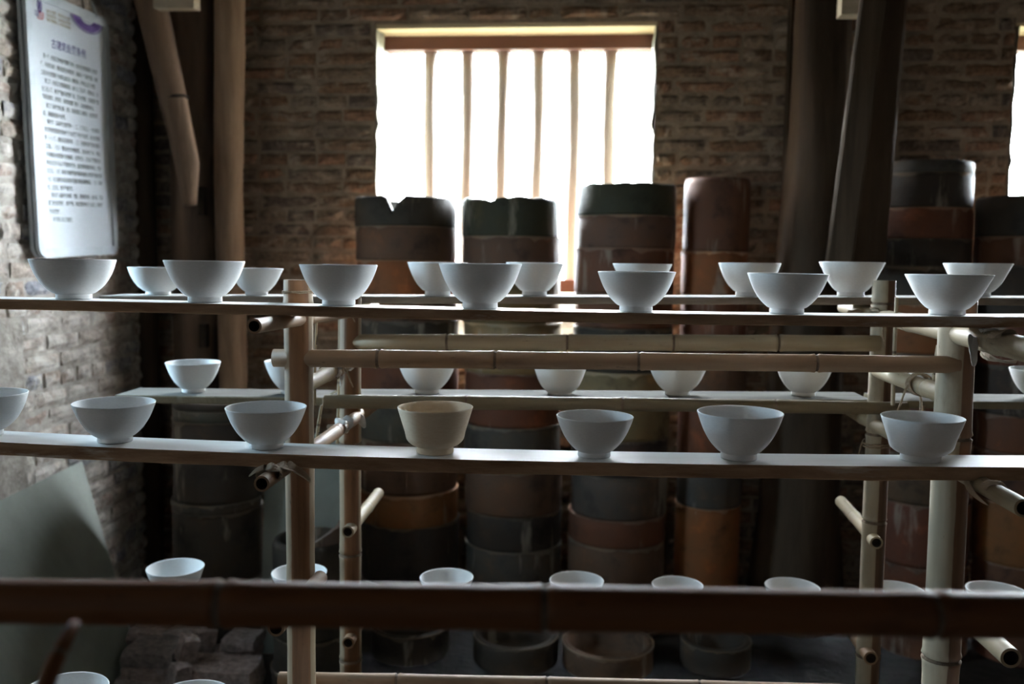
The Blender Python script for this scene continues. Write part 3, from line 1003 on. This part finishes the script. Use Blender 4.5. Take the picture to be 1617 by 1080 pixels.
cross(-.486, 2.074, .592, -.482, 2.42, .594, .0145, .0150, [.6], 31, 'bamboo_brown', .016)
cross(.734, 2.074, .598, .748, 2.42, .598, .0160, .0150, [.6], 32, 'bamboo_brown', .016)
cross(-.462, 1.50, .570, -.468, 1.80, .571, .0145, .0145, [], 33, 'bamboo_brown')
cross(.728, 1.50, .570, .735, 1.80, .571, .0145, .0145, [], 34, 'bamboo_brown')
# thin split sticks standing between rails
for k, (x0, y0, x1, y1, v, rr) in enumerate([(1416, 470, 1410, 640, 2.0, .0042), (1482, 545, 1474, 632, 1.85, .0050), (537, 505, 533, 700, 2.16, .0045), (500, 505, 497, 640, 1.80, .0028), (508, 640, 500, 700, 1.95, .0035), (1459, 640, 1456, 712, 2.12, .0040)]):
    a, b = hit(RA, x1, y1, v), hit(RA, x0, y0, v)
    pole('stick', a, b, rr, rr * .9, [.5], RK, ORG, 'bamboo', 60 + k, .0015)


def coil(parent, org, c, axis, rad, turns, pitch, th, mat='rope', tail=None, seed=0):
    r = random.Random(seed)
    axis = Vector(axis).normalized()
    a = Vector((0, 0, 1)) if abs(axis.z) < .9 else Vector((1, 0, 0))
    x = axis.cross(a).normalized(); y = axis.cross(x)
    pts = []
    n = int(turns * 16)
    for i in range(n + 1):
        t = 2 * math.pi * i / 16
        pts.append(Vector(c) - Vector(org) + (x * math.cos(t) + y * math.sin(t)) * (rad * (1 + r.uniform(0, .05))) + axis * (pitch * (i / 16 - turns / 2) + r.uniform(-.001, .001)))
    mb = MB(); mb.tube(pts, th, 6)
    if tail:
        e = pts[-1]
        mb.tube([e, e + Vector((tail[0] * .4, tail[1] * .4 - .004, tail[2] * .2)), e + Vector(tail) * .7, e + Vector(tail)], [th, th, th * .9, th * .6], 6)
    return mb.build('lashing', mat, parent)


coil(RK, ORG, (PX['fl'], V0, 1.437), (0, 0, 1), .0283, 2.0, .0022, .0014, 'rope', None, 1)
coil(RK, ORG, (PX['bl'] + .008, 1.93, 1.264), (0, 1, .02), .020, 3, .005, .0022, 'rope', (.02, 0, -.04), 2)
coil(RK, ORG, (.734, 1.885, 1.262), (0, 1, 0), .0205, 3.2, .0045, .0026, 'rope', (-.004, -.02, -.075), 3)
coil(RK, ORG, (.734, 1.868, 1.263), (.25, 1, .1), .0215, 1.5, .006, .0022, 'rope', (-.022, 0, -.06), 4)
coil(RK, ORG, (PX['br'], V1, 1.09), (0, 0, 1), .0285, 2.2, .006, .0022, 'rope', (-.02, -.02, -.05), 5)
coil(RK, ORG, (PX['br'], V1, 1.395), (.2, 0, 1), .0275, 1.4, .008, .0020, 'rope', (.014, -.02, -.09), 6)
coil(RK, ORG, (PX['bl'], V1, 1.372), (0, .4, 1), .0285, 1.5, .006, .0020, 'rope', (.02, -.02, -.03), 7)


def ribbon(parent, org, pts, width, mat, name='rag', seed=0, th=.0014, wdir=(0, 1, 0)):
    """a crumpled strip with thickness following pts"""
    r = random.Random(seed)
    P = [Vector(p) - Vector(org) for p in pts]
    rows = []
    nw = 5
    for i, p in enumerate(P):
        t = (P[min(i + 1, len(P) - 1)] - P[max(i - 1, 0)]).normalized()
        wd = Vector(wdir); wd = (wd - t * wd.dot(t)).normalized(); nn = t.cross(wd)
        wl = width[i] if isinstance(width, (list, tuple)) else width
        rows.append([(p + wd * wl * (k / (nw - 1) - .5) + nn * (r.uniform(-1, 1) * wl * .10 + .16 * wl * math.sin(k * 2.1 + i))) for k in range(nw)])
    mb = MB()
    mb.rings(rows, 0, False, False, False, closed=False)
    o = mb.build(name, mat, parent)
    so = o.modifiers.new('thickness', 'SOLIDIFY'); so.thickness = th
    sd = o.modifiers.new('soft', 'SUBSURF'); sd.levels = 1; sd.render_levels = 1
    return o


def wrap(u, v, z, r, a0, a1, n):
    return [(u + r * math.cos(a0 + (a1 - a0) * i / n), v, z + r * math.sin(a0 + (a1 - a0) * i / n)) for i in range(n + 1)]


# white rag knotted on the right cross bar, with a grey strip running on along it
ribbon(RK, ORG, wrap(.728, 1.575, 1.374, .0225, 2.2, -.6, 8), .030, 'rag', 'rag', 2)
ribbon(RK, ORG, [(.706, 1.585, 1.385), (.702, 1.575, 1.372), (.700, 1.57, 1.358), (.702, 1.565, 1.345), (.698, 1.56, 1.334)], [.02, .026, .022, .016, .006], 'rag', 'rag', 3, wdir=(1, .4, 0))
ribbon(RK, ORG, wrap(.728, 1.525, 1.374, .0235, 2.6, -.9, 8), .05, 'husk', 'rag', 4)
ribbon(RK, ORG, [(.728, 1.60, 1.36), (.722, 1.58, 1.350), (.735, 1.55, 1.345), (.75, 1.52, 1.35)], .022, 'husk', 'rag', 5)
ribbon(RK, ORG, wrap(-.482, 1.93, 1.263, .0178, 3.6, -1.0, 10), .055, 'rag', 'rag', 21)
ribbon(RK, ORG, wrap(-.480, 2.03, 1.265, .0185, 3.6, -1.0, 10), .040, 'rag', 'rag', 22)
ribbon(RK, ORG, [(-.466, 1.93, 1.262), (-.462, 1.92, 1.245), (-.463, 1.915, 1.228)], [.03, .026, .008], 'rag', 'rag', 23)
ribbon(RK, ORG, wrap(-.477, 1.98, 1.131, .0155, 3.6, -1.0, 10), .07, 'rag', 'rag', 24)
# dry husk draped over the lower left bar end, and rags on the lower right one
ribbon(RK, ORG, wrap(-.484, 1.52, 1.130, .0165, 3.3, -.2, 9), .06, 'husk', 'husk', 6)
ribbon(RK, ORG, [(-.470, 1.53, 1.145), (-.450, 1.53, 1.140), (-.435, 1.54, 1.128), (-.428, 1.55, 1.112)], [.05, .045, .03, .008], 'husk', 'husk', 7)
ribbon(RK, ORG, [(-.500, 1.52, 1.143), (-.516, 1.52, 1.138), (-.528, 1.52, 1.126)], [.05, .035, .012], 'husk', 'husk', 8)
ribbon(RK, ORG, wrap(.729, 1.53, 1.129, .0185, 3.0, -.5, 9), .03, 'husk', 'rag', 9)
ribbon(RK, ORG, [(.712, 1.60, 1.140), (.705, 1.58, 1.126), (.712, 1.55, 1.112), (.722, 1.53, 1.106)], [.012, .018, .018, .008], 'husk', 'rag', 10)
ribbon(RK, ORG, [(.70, 2.13, 1.392), (.685, 2.12, 1.396), (.668, 2.11, 1.388), (.655, 2.10, 1.392)], [.012, .018, .018, .022], 'husk', 'rag', 11, wdir=(0, .3, 1))
ribbon(RK, ORG, [(-.470, 2.10, 1.135), (-.455, 2.09, 1.125), (-.447, 2.085, 1.108)], [.02, .024, .006], 'rag', 'rag', 12, wdir=(1, .2, .2))

# nearest rack: one dark pole passes close to the lens
F0, F1 = Vector((-.62, .75, 1.207)), Vector((.62, .75, 1.205))
FG = tag(empty('bamboo_rack', (0, .75, 0)), 'dark bamboo pole of the nearest rack, out of focus across the foreground', 'rack')
pole('rail', F0, F1, .0185, .0188, [.06, .305, .525, .79], FG, (0, .75, 0), 'bamboo_dark', 71, .003)
pole('stick', hit(0.0, 62, 1110, .64), hit(0.0, 119, 984, .70), .0072, .0050, [.6], FG, (0, .75, 0), 'bamboo_dark', 72, .002, True, False)
pole('post', (-.62, .78, 0), (-.62, .78, 1.30), .02, .019, [.2, .4, .6, .8], FG, (0, .75, 0), 'bamboo_dark', 73)
pole('post', (.62, .78, 0), (.62, .78, 1.30), .02, .019, [.2, .4, .6, .8], FG, (0, .75, 0), 'bamboo_dark', 74)


# ------------------------------------------------------------------ shelf boards
def board(ctrl, v0, v1, th, label, group, top='board_dust', side='board_wood', seed=1, ragged=.0016, name='shelf_board', skew=0.0):
    """ctrl: (u, z of the top edge) along the board; boards sag and are chipped along the edges"""
    us = [c[0] for c in ctrl]; zsn = [c[1] for c in ctrl]
    n = 90
    r = random.Random(seed)
    U = np.linspace(us[0], us[-1], n + 1)
    if len(us) > 3:
        co = np.polyfit(us, zsn, 3); Z = np.polyval(co, U)
    else:
        Z = np.interp(U, us, zsn)
    u0, vm = (us[0] + us[-1]) / 2, (v0 + v1) / 2
    z0 = float(Z.min()) - th
    rings = []
    for i in range(n + 1):
        e = lambda k: ragged * fbm(i * .21, k * 9.7, seed * 3.3) + ragged * .6 * fbm(i * .9, k * 5.1, seed)
        sk = skew * (U[i] - u0)
        zt = Z[i]; c = .0022
        pr = [(v0 + c + max(0, e(1)), zt), (v0 + e(2), zt - c - abs(e(3))), (v0 + e(4), zt - th + c), (v0 + c, zt - th + e(5) * .5), (v1 - c, zt - th + e(6) * .5), (v1 + e(7), zt - th + c), (v1 + e(8), zt - c), (v1 - c, zt)]
        rings.append([(U[i] - u0, p[0] - vm + sk, p[1] - z0) for p in pr])
    mb = MB()
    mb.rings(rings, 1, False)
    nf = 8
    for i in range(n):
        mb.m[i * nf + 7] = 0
    o = mb.build(name, [top, side], None, rack(u0, vm, z0), -RA)
    tag(o, label, 'shelf board', group)
    f = (lambda u, c=np.polyfit(us, zsn, 3): float(np.polyval(c, u))) if len(us) > 3 else (lambda u: float(np.interp(u, us, zsn)))
    return f


VF0, VF1 = 1.57, 1.672
vb0, vb1 = 2.19, 2.33
F1z = board([(-1.05, 1.4225), (-.99, 1.422), (-.556, 1.4208), (-.089, 1.4135), (.128, 1.4148), (.342, 1.416), (.78, 1.4195), (.95, 1.421)], VF0, VF1 - .01, .0185,
            'brown shelf board with a pale dusty top, uppermost on the near side', 'shelf boards of the rack', seed=1)
F2z = board([(-1.08, 1.166), (-1.0, 1.164), (-.56, 1.155), (-.086, 1.152), (.352, 1.155), (.795, 1.162), (.95, 1.165)], VF0, VF1, .0240,
            'thick brown shelf board with a bright dusty top, second from top on the near side', 'shelf boards of the rack', seed=2, ragged=.0024)
F3z = board([(-1.05, .607), (-.5, .605), (.3, .605), (.95, .607)], VF0, VF1, .020,
            'lowest near shelf board, under the bowls cut off by the bottom edge', 'shelf boards of the rack', seed=3)
# back boards
bl = [hit(RA, 157, 467, vb0), hit(RA, 500, 468, vb0), hit(RA, 900, 468.5, vb0), hit(RA, 1250, 469.5, vb0), hit(RA, 1617, 470.5, vb0)]
B1c = [(p[0], p[2]) for p in bl]
B1z = board(B1c + [(1.35, B1c[-1][1] + .003)], vb0, vb1, .0175, 'grey weathered shelf board, uppermost on the far side of the rack', 'shelf boards of the rack', 'board_mid', 'board_grey', 4)
a, b = hit(RA, 181, 624, vb0), hit(RA, 446, 627, vb0)
B2lz = board([(a[0], a[2]), (b[0] + .1, b[2])], vb0, vb1, .0190, 'grey green shelf board left of the left post, middle level', 'shelf boards of the rack', 'board_dull', 'board_olive', 5)
a, b = hit(RA, 520, 626, vb0), hit(RA, 1377, 632, vb0)
B2z = board([(a[0], a[2]), (b[0], b[2])], vb0 + .003, vb1, .0180, 'dusty shelf board behind the olive rail, middle level', 'shelf boards of the rack', 'board_dull', 'board_olive', 6)
a, b = hit(RA, 1395, 633, vb0), hit(RA, 1617, 634, vb0)
B2rz = board([(a[0], a[2]), (1.35, b[2])], vb0 + .004, vb1, .0180, 'dark shelf board right of the thick post, middle level', 'shelf boards of the rack', 'board_dull', 'board_olive', 7)
B3z = board([(-1.30, .630), (-.5, .6265), (.4, .630), (1.35, .632)], vb0, vb1, .0180, 'grey shelf board half hidden behind the blurred foreground pole', 'shelf boards of the rack', 'board_dull', 'board_grey', 8)


# ------------------------------------------------------------------ bowls
def lathe_bowl(prof_out, prof_in, mat, seed, segs=72):
    """profiles for unit rim diameter: lists of (radius, height)"""
    r = random.Random(seed)
    ph, el = r.uniform(0, 6), r.uniform(.002, .006)
    mb = MB()
    rings = []
    for (rr, z) in prof_out + prof_in:
        rings.append([(rr * (1 + el * math.cos(2 * t + ph)) * math.cos(t), rr * (1 + el * math.cos(2 * t + ph)) * math.sin(t), z + (.006 * z * math.cos(t + ph * 2) if z > .3 else 0)) for t in [2 * math.pi * j / segs for j in range(segs)]])
    mb.rings(rings, 0, True, True, True)
    return mb.mesh('bowl', [mat])


def curve(pts, n=14):
    """smooth catmull-rom through the points"""
    P = [Vector((*p, 0)) for p in pts]
    out = []
    for i in range(len(P) - 1):
        p0, p1, p2, p3 = P[max(i - 1, 0)], P[i], P[i + 1], P[min(i + 2, len(P) - 1)]
        for k in range(n if i < len(P) - 2 else n + 1):
            t = k / n
            q = .5 * ((2 * p1) + (-p0 + p2) * t + (2 * p0 - 5 * p1 + 4 * p2 - p3) * t * t + (-p0 + 3 * p1 - 3 * p2 + p3) * t ** 3)
            out.append((max(q.x, .001), q.y))
    return out


def bowl_profile(kind):
    if kind == 'round':       # deep rounded bowl on a straight foot
        H_ = .520; body = [(.212, .070), (.254, .092), (.338, .178), (.408, .288), (.458, .400), (.500, H_)]; foot = [(.208, .0), (.213, .012), (.211, .060)]
    elif kind == 'wide':
        H_ = .490; body = [(.208, .062), (.262, .088), (.354, .172), (.422, .278), (.466, .378), (.500, H_)]; foot = [(.204, .0), (.210, .010), (.207, .055)]
    elif kind == 'open':      # straighter, conical wall
        H_ = .520; body = [(.205, .066), (.255, .100), (.335, .195), (.395, .300), (.450, .415), (.500, H_)]; foot = [(.202, .0), (.208, .012), (.205, .058)]
    elif kind == 'flared':    # rounded waist, then a straight flare
        H_ = .640; body = [(.245, .095), (.305, .118), (.375, .190), (.402, .300), (.440, .430), (.500, H_)]; foot = [(.240, .0), (.246, .014), (.243, .085)]
    elif kind == 'cup':       # steep sided
        H_ = .500; body = [(.230, .040), (.270, .060), (.350, .140), (.412, .250), (.458, .370), (.500, H_)]; foot = [(.228, .0), (.232, .008), (.230, .034)]
    th = .016
    out = [(.001, .012), (foot[0][0] - .03, .012), (foot[0][0] - .025, .0)] + foot + curve(body, 6)
    inn = [(.494, H_ + .006), (.486, H_ + .002)]
    ib = [(max(p[0] - .022, .001), p[1] + .004) for p in body[::-1]][1:]
    ib = [(.486, H_)] + [q for q in ib if q[0] > .24] + [(.15, .085), (.06, .072), (.001, .070)]
    inn += curve(ib, 5)[1:]
    return out, inn, H_


BOWL = {}
for k in ('round', 'wide', 'open', 'flared', 'cup'):
    po, pi_, hh = bowl_profile(k)
    for s in range(3):
        BOWL[(k, s)] = lathe_bowl(po, pi_, 'bisque', hash(k) % 7 + s if False else len(BOWL) * 3 + s)
    BOWL[(k, 'cream')] = lathe_bowl(po, pi_, 'bisque_cream', 5)
HT = {k: bowl_profile(k)[2] for k in ('round', 'wide', 'open', 'flared', 'cup')}


def bowls(rows, v, zf, group, h=None):
    for i, (cx, wpx, ybase, kind, hpx, lab) in enumerate(rows):
        u, _, _ = hit(RA, cx, ybase, v)
        l, r = hit(RA, cx - wpx / 2, ybase - 40, v), hit(RA, cx + wpx / 2, ybase - 40, v)
        D = (r[0] - l[0])
        key = (kind, 'cream') if 'cream' in lab else (kind, i % 3)
        o = link('bowl', BOWL[key], None, rack(u, v, zf(u) + .0006), R_.uniform(-3, 3))
        hz = (hpx / wpx) / HT[kind] if hpx else 1.0
        o.scale = (D, D, D * hz)
        tag(o, lab, 'bowl', group)


g1 = 'bowls on the top near board'
bowls([
    (117, 123, 471, 'wide', 60, 'white unglazed bowl below the notice board, first on the top near board'),
    (324, 121, 475, 'round', 63, 'white unglazed bowl in front of the pale post, second on the top near board'),
    (535, 120, 482, 'round', 62, 'white unglazed bowl just right of the left post stump, third on the top near board'),
    (758, 131, 487, 'round', 69, 'wide white unglazed bowl below the left window bars, fourth on the top near board'),
    (1004, 123, 493, 'round', 62, 'white unglazed bowl in front of the right saggar stack, fifth on the top near board'),
    (1242, 127, 495, 'round', 63, 'white unglazed bowl below the gnarled dark column, sixth on the top near board'),
    (1495, 132, 498, 'open', 64, 'wide white unglazed bowl right of the right post stump, last on the top near board'),
], 1.622, F1z, g1)
g2 = 'bowls on the second near board'
bowls([
    (-24, 124, 690, 'wide', 64, 'white unglazed bowl cut off by the left picture edge on the second near board'),
    (182, 121, 703, 'round', 60, 'grey shaded unglazed bowl left of the left post on the second near board'),
    (421, 123, 712, 'round', 63, 'white unglazed bowl overlapping the left post on the second near board'),
    (687, 118, 721, 'flared', 72, 'cream tinted flared bowl with a waist on the second near board'),
    (938, 122, 725, 'round', 64, 'white rounded unglazed bowl in the middle of the second near board'),
    (1166, 134, 730, 'round', 74, 'largest deep white unglazed bowl on the second near board'),
    (1453, 126, 732, 'flared', 70, 'white flared bowl with a waist on the second near board, before the right posts'),
], 1.626, F2z, g2)
g3 = 'bowls on the lowest near board'
bowls([
    (103, 128, 1160, 'round', 0, 'bowl rim at the bottom edge in front of the leaning grey board'),
    (302, 124, 1165, 'round', 0, 'bowl rim at the bottom edge in front of the loose bricks'),
    (512, 124, 1170, 'round', 0, 'bowl rim at the bottom edge just right of the left post foot'),
], 1.60, F3z, g3)
g4 = 'bowls on the top far board'
bowls([
    (250, 88, 463, 'wide', 42, 'small white bowl half hidden by the second near bowl, first on the top far board'),
    (405, 83, 463, 'open', 41, 'small white bowl left of the left post stump on the top far board'),
    (553, 84, 466, 'round', 47, 'small white bowl mostly hidden behind the third near bowl on the top far board'),
    (691, 94, 466, 'round', 51, 'small white bowl behind the wide near bowl on the top far board'),
    (844, 92, 467, 'round', 51, 'small white bowl before the bright window gap on the top far board'),
    (1013, 94, 468, 'open', 50, 'small white bowl showing its rim above the fifth near bowl on the top far board'),
    (1182, 97, 468, 'round', 52, 'small white bowl in front of the narrow red saggars on the top far board'),
    (1343, 101, 468, 'open', 54, 'white conical bowl beside the right post stump on the top far board'),
    (1541, 103, 469, 'open', 53, 'white bowl behind the last near bowl on the top far board'),
], 2.262, B1z, g4)
g5 = 'bowls on the middle far board'
bowls([(306, 82, 622, 'round', 46, 'small white bowl on the grey green board in front of the pale post')], 2.262, B2lz, g5)
bowls([(463, 86, 622, 'round', 50, 'small white bowl half hidden behind the left post on the middle far board')], 2.262, B2lz, g5)
bowls([
    (674, 90, 624, 'round', 47, 'small white bowl under the rail before the left saggar stack on the middle far board'),
    (884, 83, 622, 'cup', 42, 'small steep white cup bowl under the middle of the rail on the middle far board'),
    (1069, 92, 624, 'round', 46, 'small white bowl under the rail before the narrow red saggars on the middle far board'),
    (1268, 87, 627, 'round', 46, 'small white bowl left of the right back post on the middle far board'),
], 2.262, B2z, g5)
bowls([
    (1476, 88, 630, 'round', 47, 'small white bowl seen between the two right posts on the middle far board'),
    (1638, 88, 630, 'round', 47, 'small white bowl cut off by the right picture edge on the middle far board'),
], 2.262, B2rz, g5)
g6 = 'bowls on the lowest far board'
names6 = ['beside the leaning grey board', 'behind the left post', 'before the left saggar stack', 'before the right saggar stack', 'before the narrow red saggars', 'under the gnarled dark column', 'just right of the right back post', 'right of the thick right post']
bowls([(cx, wp, 950, 'cup', 0, 'small white bowl on the lowest far board, ' + nm) for (cx, wp), nm in
       zip([(278, 86), (473, 85), (705, 84), (910, 86), (1069, 81), (1250, 86), (1414, 86), (1573, 93)], names6)], 2.255, B3z, g6)

# ------------------------------------------------------------------ notice board on the left wall
US = U_L + .055
BL, BRc, TRc = Vector(hit_side(63, 408, US)), Vector(hit_side(188, 401, US)), Vector(hit_side(170, 30, US))
ex = (BRc - BL); SW = ex.length; ex.normalize()
ey = (TRc - BRc); SH = ey.length; ey = (ey - ex * ey.dot(ex)).normalized()
en = ex.cross(ey).normalized()
Mr = Matrix(((ex.x, ey.x, en.x), (ex.y, ey.y, en.y), (ex.z, ey.z, en.z)))
SG = empty('notice_board', room(*BL), 0)
rotw = Matrix.Rotation(-WA, 3, 'Z') @ Mr
SG.rotation_euler = rotw.to_euler()
tag(SG, 'tall white notice board with purple heading and grey metal frame on the left brick wall', 'sign')


def sign_uv(px, py):
    p = Vector(hit_side(px, py, US)) - BL
    return p.dot(ex), p.dot(ey)


def rrect(x0, x1, y0, y1, r, n=6):
    pts = []
    for cx, cy, a0 in ((x1 - r, y1 - r, 0), (x0 + r, y1 - r, 90), (x0 + r, y0 + r, 180), (x1 - r, y0 + r, 270)):
        for i in range(n + 1):
            a = math.radians(a0 + 90 * i / n)
            pts.append((cx + r * math.cos(a), cy + r * math.sin(a)))
    return pts


fw = .034
mb = MB()
for z0, z1, ins in ((-.034, -.020, .0), (-.020, -.014, .009), (-.014, .0, .0)):
    o_ = rrect(ins, SW - ins, ins, SH - ins, .045); i_ = rrect(fw, SW - fw, fw, SH - fw, .004)
    mb.rings([[(x, y, z0) for x, y in o_], [(x, y, z1) for x, y in o_], [(x, y, z1 - .001) for x, y in i_], [(x, y, z0) for x, y in i_], [(x, y, z0) for x, y in o_]], 0, False, False, False)
mb.build('sign_frame', 'sign_metal', SG)
mb = MB(); mb.box(fw - .006, SW - fw + .006, fw - .006, SH - fw + .006, -.028, -.006)
mb.build('sign_panel', 'sign_white', SG)
mb = MB()
mb.tube([(SW * .84, SH + .05, -.02), (SW * .84, SH + .02, -.01), (SW * .84, SH + .0, -.005), (SW * .84, SH - .012, .004)], [.005, .005, .007, .007], 10)
mb.build('hanger', 'sign_metal', SG)
ZP = -.0055


def text_obj(name, s, x0, y0, x1, y1, hgt, mat, parent=SG):
    cu = bpy.data.curves.new(name, 'FONT')
    cu.body = s
    cu.size = 1.0
    cu.resolution_u = 2
    cu.offset = .007 if name != 'heading' else .003
    to = bpy.data.objects.new('tmp', cu); COL.objects.link(to)
    dg = bpy.context.evaluated_depsgraph_get()
    me = bpy.data.meshes.new_from_object(to.evaluated_get(dg))
    bpy.data.objects.remove(to); bpy.data.curves.remove(cu)
    xs = [v.co.x for v in me.vertices]; ys = [v.co.y for v in me.vertices]
    if not xs: return None
    a, b, c, d = min(xs), max(xs), min(ys), max(ys)
    Lx = math.hypot(x1 - x0, y1 - y0); th = math.atan2(y1 - y0, x1 - x0)
    for v in me.vertices:
        X = (v.co.x - a) / (b - a) * Lx; Y = ((v.co.y - c) / (d - c) - .5) * hgt
        v.co = (x0 + X * math.cos(th) - Y * math.sin(th), y0 + X * math.sin(th) + Y * math.cos(th), 0)
    me.materials.clear(); me.materials.append(MAT[mat])
    return link(name, me, parent, (0, 0, ZP + .0006))


c1 = lambda x, y: (30 + x / 8.306, 60 + y / 8.306)
c2 = lambda x, y: (50 + x / 9.0, 180 + y / 9.0)
c3 = lambda x, y: (60 + x / 7.714, 280 + y / 7.714)
def tline(name, s, A, B, hgt, mat):
    a, b = sign_uv(*A), sign_uv(*B)
    return text_obj(name, s, a[0], a[1], b[0], b[1], hgt, mat)
tline('heading', '古建筑处罚条例', c1(442, 65), c1(890, 215), .034, 'ink_purple')
LINES = [
    ('第一条  对违反文物保护管理行为的，由当地文物管理部门处罚责', c1(335, 225), c1(1040, 455)),
    ('任，未经批准的，擅自改变文物原状的，或者在一个保护范围，内建', c1(300, 325), c1(1045, 555)),
    ('工程的单位管理部门令其停止施工的，赔偿损失，并可处以五万元罚款', c1(305, 440), c1(1015, 645)),
    ('第二条  对违反文物管理规定，由个人二万以下，罚款处分，文', c1(355, 555), c1(1055, 750)),
    ('在三百人下，情节严重的处罚责任者，三万元罚款，文物建筑严重', c1(315, 655), c1(1060, 850)),
    ('可能造成的，损失的，当地管理部门责令，及其修缮的单位。', c1(325, 755), c1(1000, 930)),
    ('第三条 破坏文物古建，迁移，拆除改建古人建筑的，由当地处罚', c1(375, 880), c1(1045, 1030)),
    ('的，限期修复并处罚。', c1(335, 980), c1(630, 1045)),
    ('第四条  以破坏古建筑物一、二、三下以上，一处违章处', c2(240, 105), c2(985, 250)),
    ('对文物管理建筑物保护行为处罚下列行为处罚，由当地管理', c2(200, 210), c2(985, 360)),
    ('责（一）条，擅自改变建筑物，（二）在建筑保护范围内建设', c2(205, 330), c2(985, 460)),
    ('工程，（三）擅自在文物建筑，由当地下令，停止', c2(215, 450), c2(1000, 575)),
    ('不得擅自处理保护文物建筑，处罚行为，三万以下罚款处分', c2(225, 570), c2(1000, 675)),
    ('并处以五千元以下罚款的行为，由文物管理建筑单位，责令', c2(230, 685), c2(1005, 780)),
    ('五万元，（六）拆除文物建筑保护管理设施处以罚款严重的处罚', c2(235, 800), c2(1010, 885)),
    ('（七）在古建筑内及其保护范围内堆放易燃物品，（八）其他', c2(245, 920), c2(1020, 985)),
    ('的，五百元，情节严重处罚。', c2(250, 1040), c2(605, 1062)),
    ('第五条 以破坏文物罪，罚款，赔偿损失的，由公安，司法', c3(180, 215), c3(805, 250)),
    ('部门依法处罚责任，情节严重，构成犯罪的单位个人追究，刑事责任', c3(145, 310), c3(810, 340)),
    ('予以处罚责任。', c3(155, 410), c3(295, 420)),
    ('本条例自公布之日起施行。', c3(200, 510), c3(440, 516)),
]
for s_, A_, B_ in LINES:
    tline('text_line', s_, A_, B_, .0185, 'ink_brown')
# letterhead top left: emblem, name, three short lines
e0 = lambda x, y: (30 + x / 8.306, y / 8.306)
for k, (A_, B_, s_) in enumerate([((375, 140), (505, 180), '保护古代建筑'), ((530, 195), (690, 260), '传承历史文化遗产'), ((375, 195), (505, 235), '珍惜文物古迹'), ((530, 255), (690, 315), '弘扬民族优秀传统'), ((380, 250), (695, 370), '保护文物建筑人人有责从我做起')]):
    tline('slogan', s_, e0(*A_), e0(*B_), .013, 'ink_ochre')
tline('logo_name', '古窑', e0(222, 155), e0(278, 185), .022, 'ink_purple')
tline('logo_name', '民居', e0(282, 180), e0(345, 205), .020, 'ink_red')
tline('logo_name', '景德镇', e0(255, 230), e0(330, 252), .008, 'ink_red')
cx, cy = sign_uv(*e0(285, 72))
mb = MB()
ov = lambda a, b, z: [(cx + a * math.cos(2 * math.pi * i / 24), cy + b * math.sin(2 * math.pi * i / 24), z) for i in range(24)]
mb.rings([ov(.014, .024, 0), ov(.009, .017, 0)], 0, False, False, False)
mb.add([(cx - .006, cy - .012, 0), (cx + .002, cy - .014, 0), (cx + .006, cy + .004, 0), (cx + .003, cy + .013, 0), (cx - .004, cy + .012, 0)], [(0, 1, 2, 3, 4)])
mb.build('logo_emblem', 'ink_purple', SG, (0, 0, ZP + .0006))
# purple half-round ornament hanging from the top edge, bands of scrolls
top_y = SH - fw
oc = sign_uv(*e0(905, 190)); ocx = oc[0]; ocy = top_y + .004
eb = sign_uv(*e0(940, 445)); er = sign_uv(*e0(650, 80))
Rv = ocy - eb[1]; Rh = min(SW - fw - ocx - .004, .13)
def half(f0, f1, mat, z, name, a0=180, a1=360, n=36):
    mb = MB()
    A = [(ocx + Rh * f0 * math.cos(math.radians(a0 + (a1 - a0) * i / n)), ocy + Rv * f0 * math.sin(math.radians(a0 + (a1 - a0) * i / n)), 0) for i in range(n + 1)]
    B = [(ocx + Rh * f1 * math.cos(math.radians(a0 + (a1 - a0) * i / n)), ocy + Rv * f1 * math.sin(math.radians(a0 + (a1 - a0) * i / n)), 0) for i in range(n + 1)]
    mb.rings([A, B], 0, False, False, False, closed=False)
    return mb.build(name, mat, SG, (0, 0, z))
half(.94, 1.0, 'ink_purple', ZP + .0006, 'ornament_band')
half(.44, .90, 'ink_violet', ZP + .0006, 'ornament_band')
half(.40, .46, 'ink_purple', ZP + .0008, 'ornament_band')
mb = MB()
for k in range(15):
    for ring_, sc in ((.56, 1), (.70, 1.1), (.82, .9)):
        a0 = math.radians(186 + 168 * (k + .5 * (ring_ == .70)) / 14.5)
        px_, py_ = ocx + Rh * ring_ * math.cos(a0), ocy + Rv * ring_ * math.sin(a0)
        pts = []
        for i in range(15):
            t = i / 14 * 4.6 + k
            q = .0035 + .0075 * sc * i / 14
            pts.append((px_ + q * math.cos(t), py_ + q * math.sin(t)))
        wdt = .0016
        mb.rings([[(x, y, 0) for x, y in pts], [(x + wdt * 1.5, y + wdt, 0) for x, y in pts]], 0, False, False, False, closed=False)
mb.build('ornament_scrolls', 'ink_purple', SG, (0, 0, ZP + .0010))
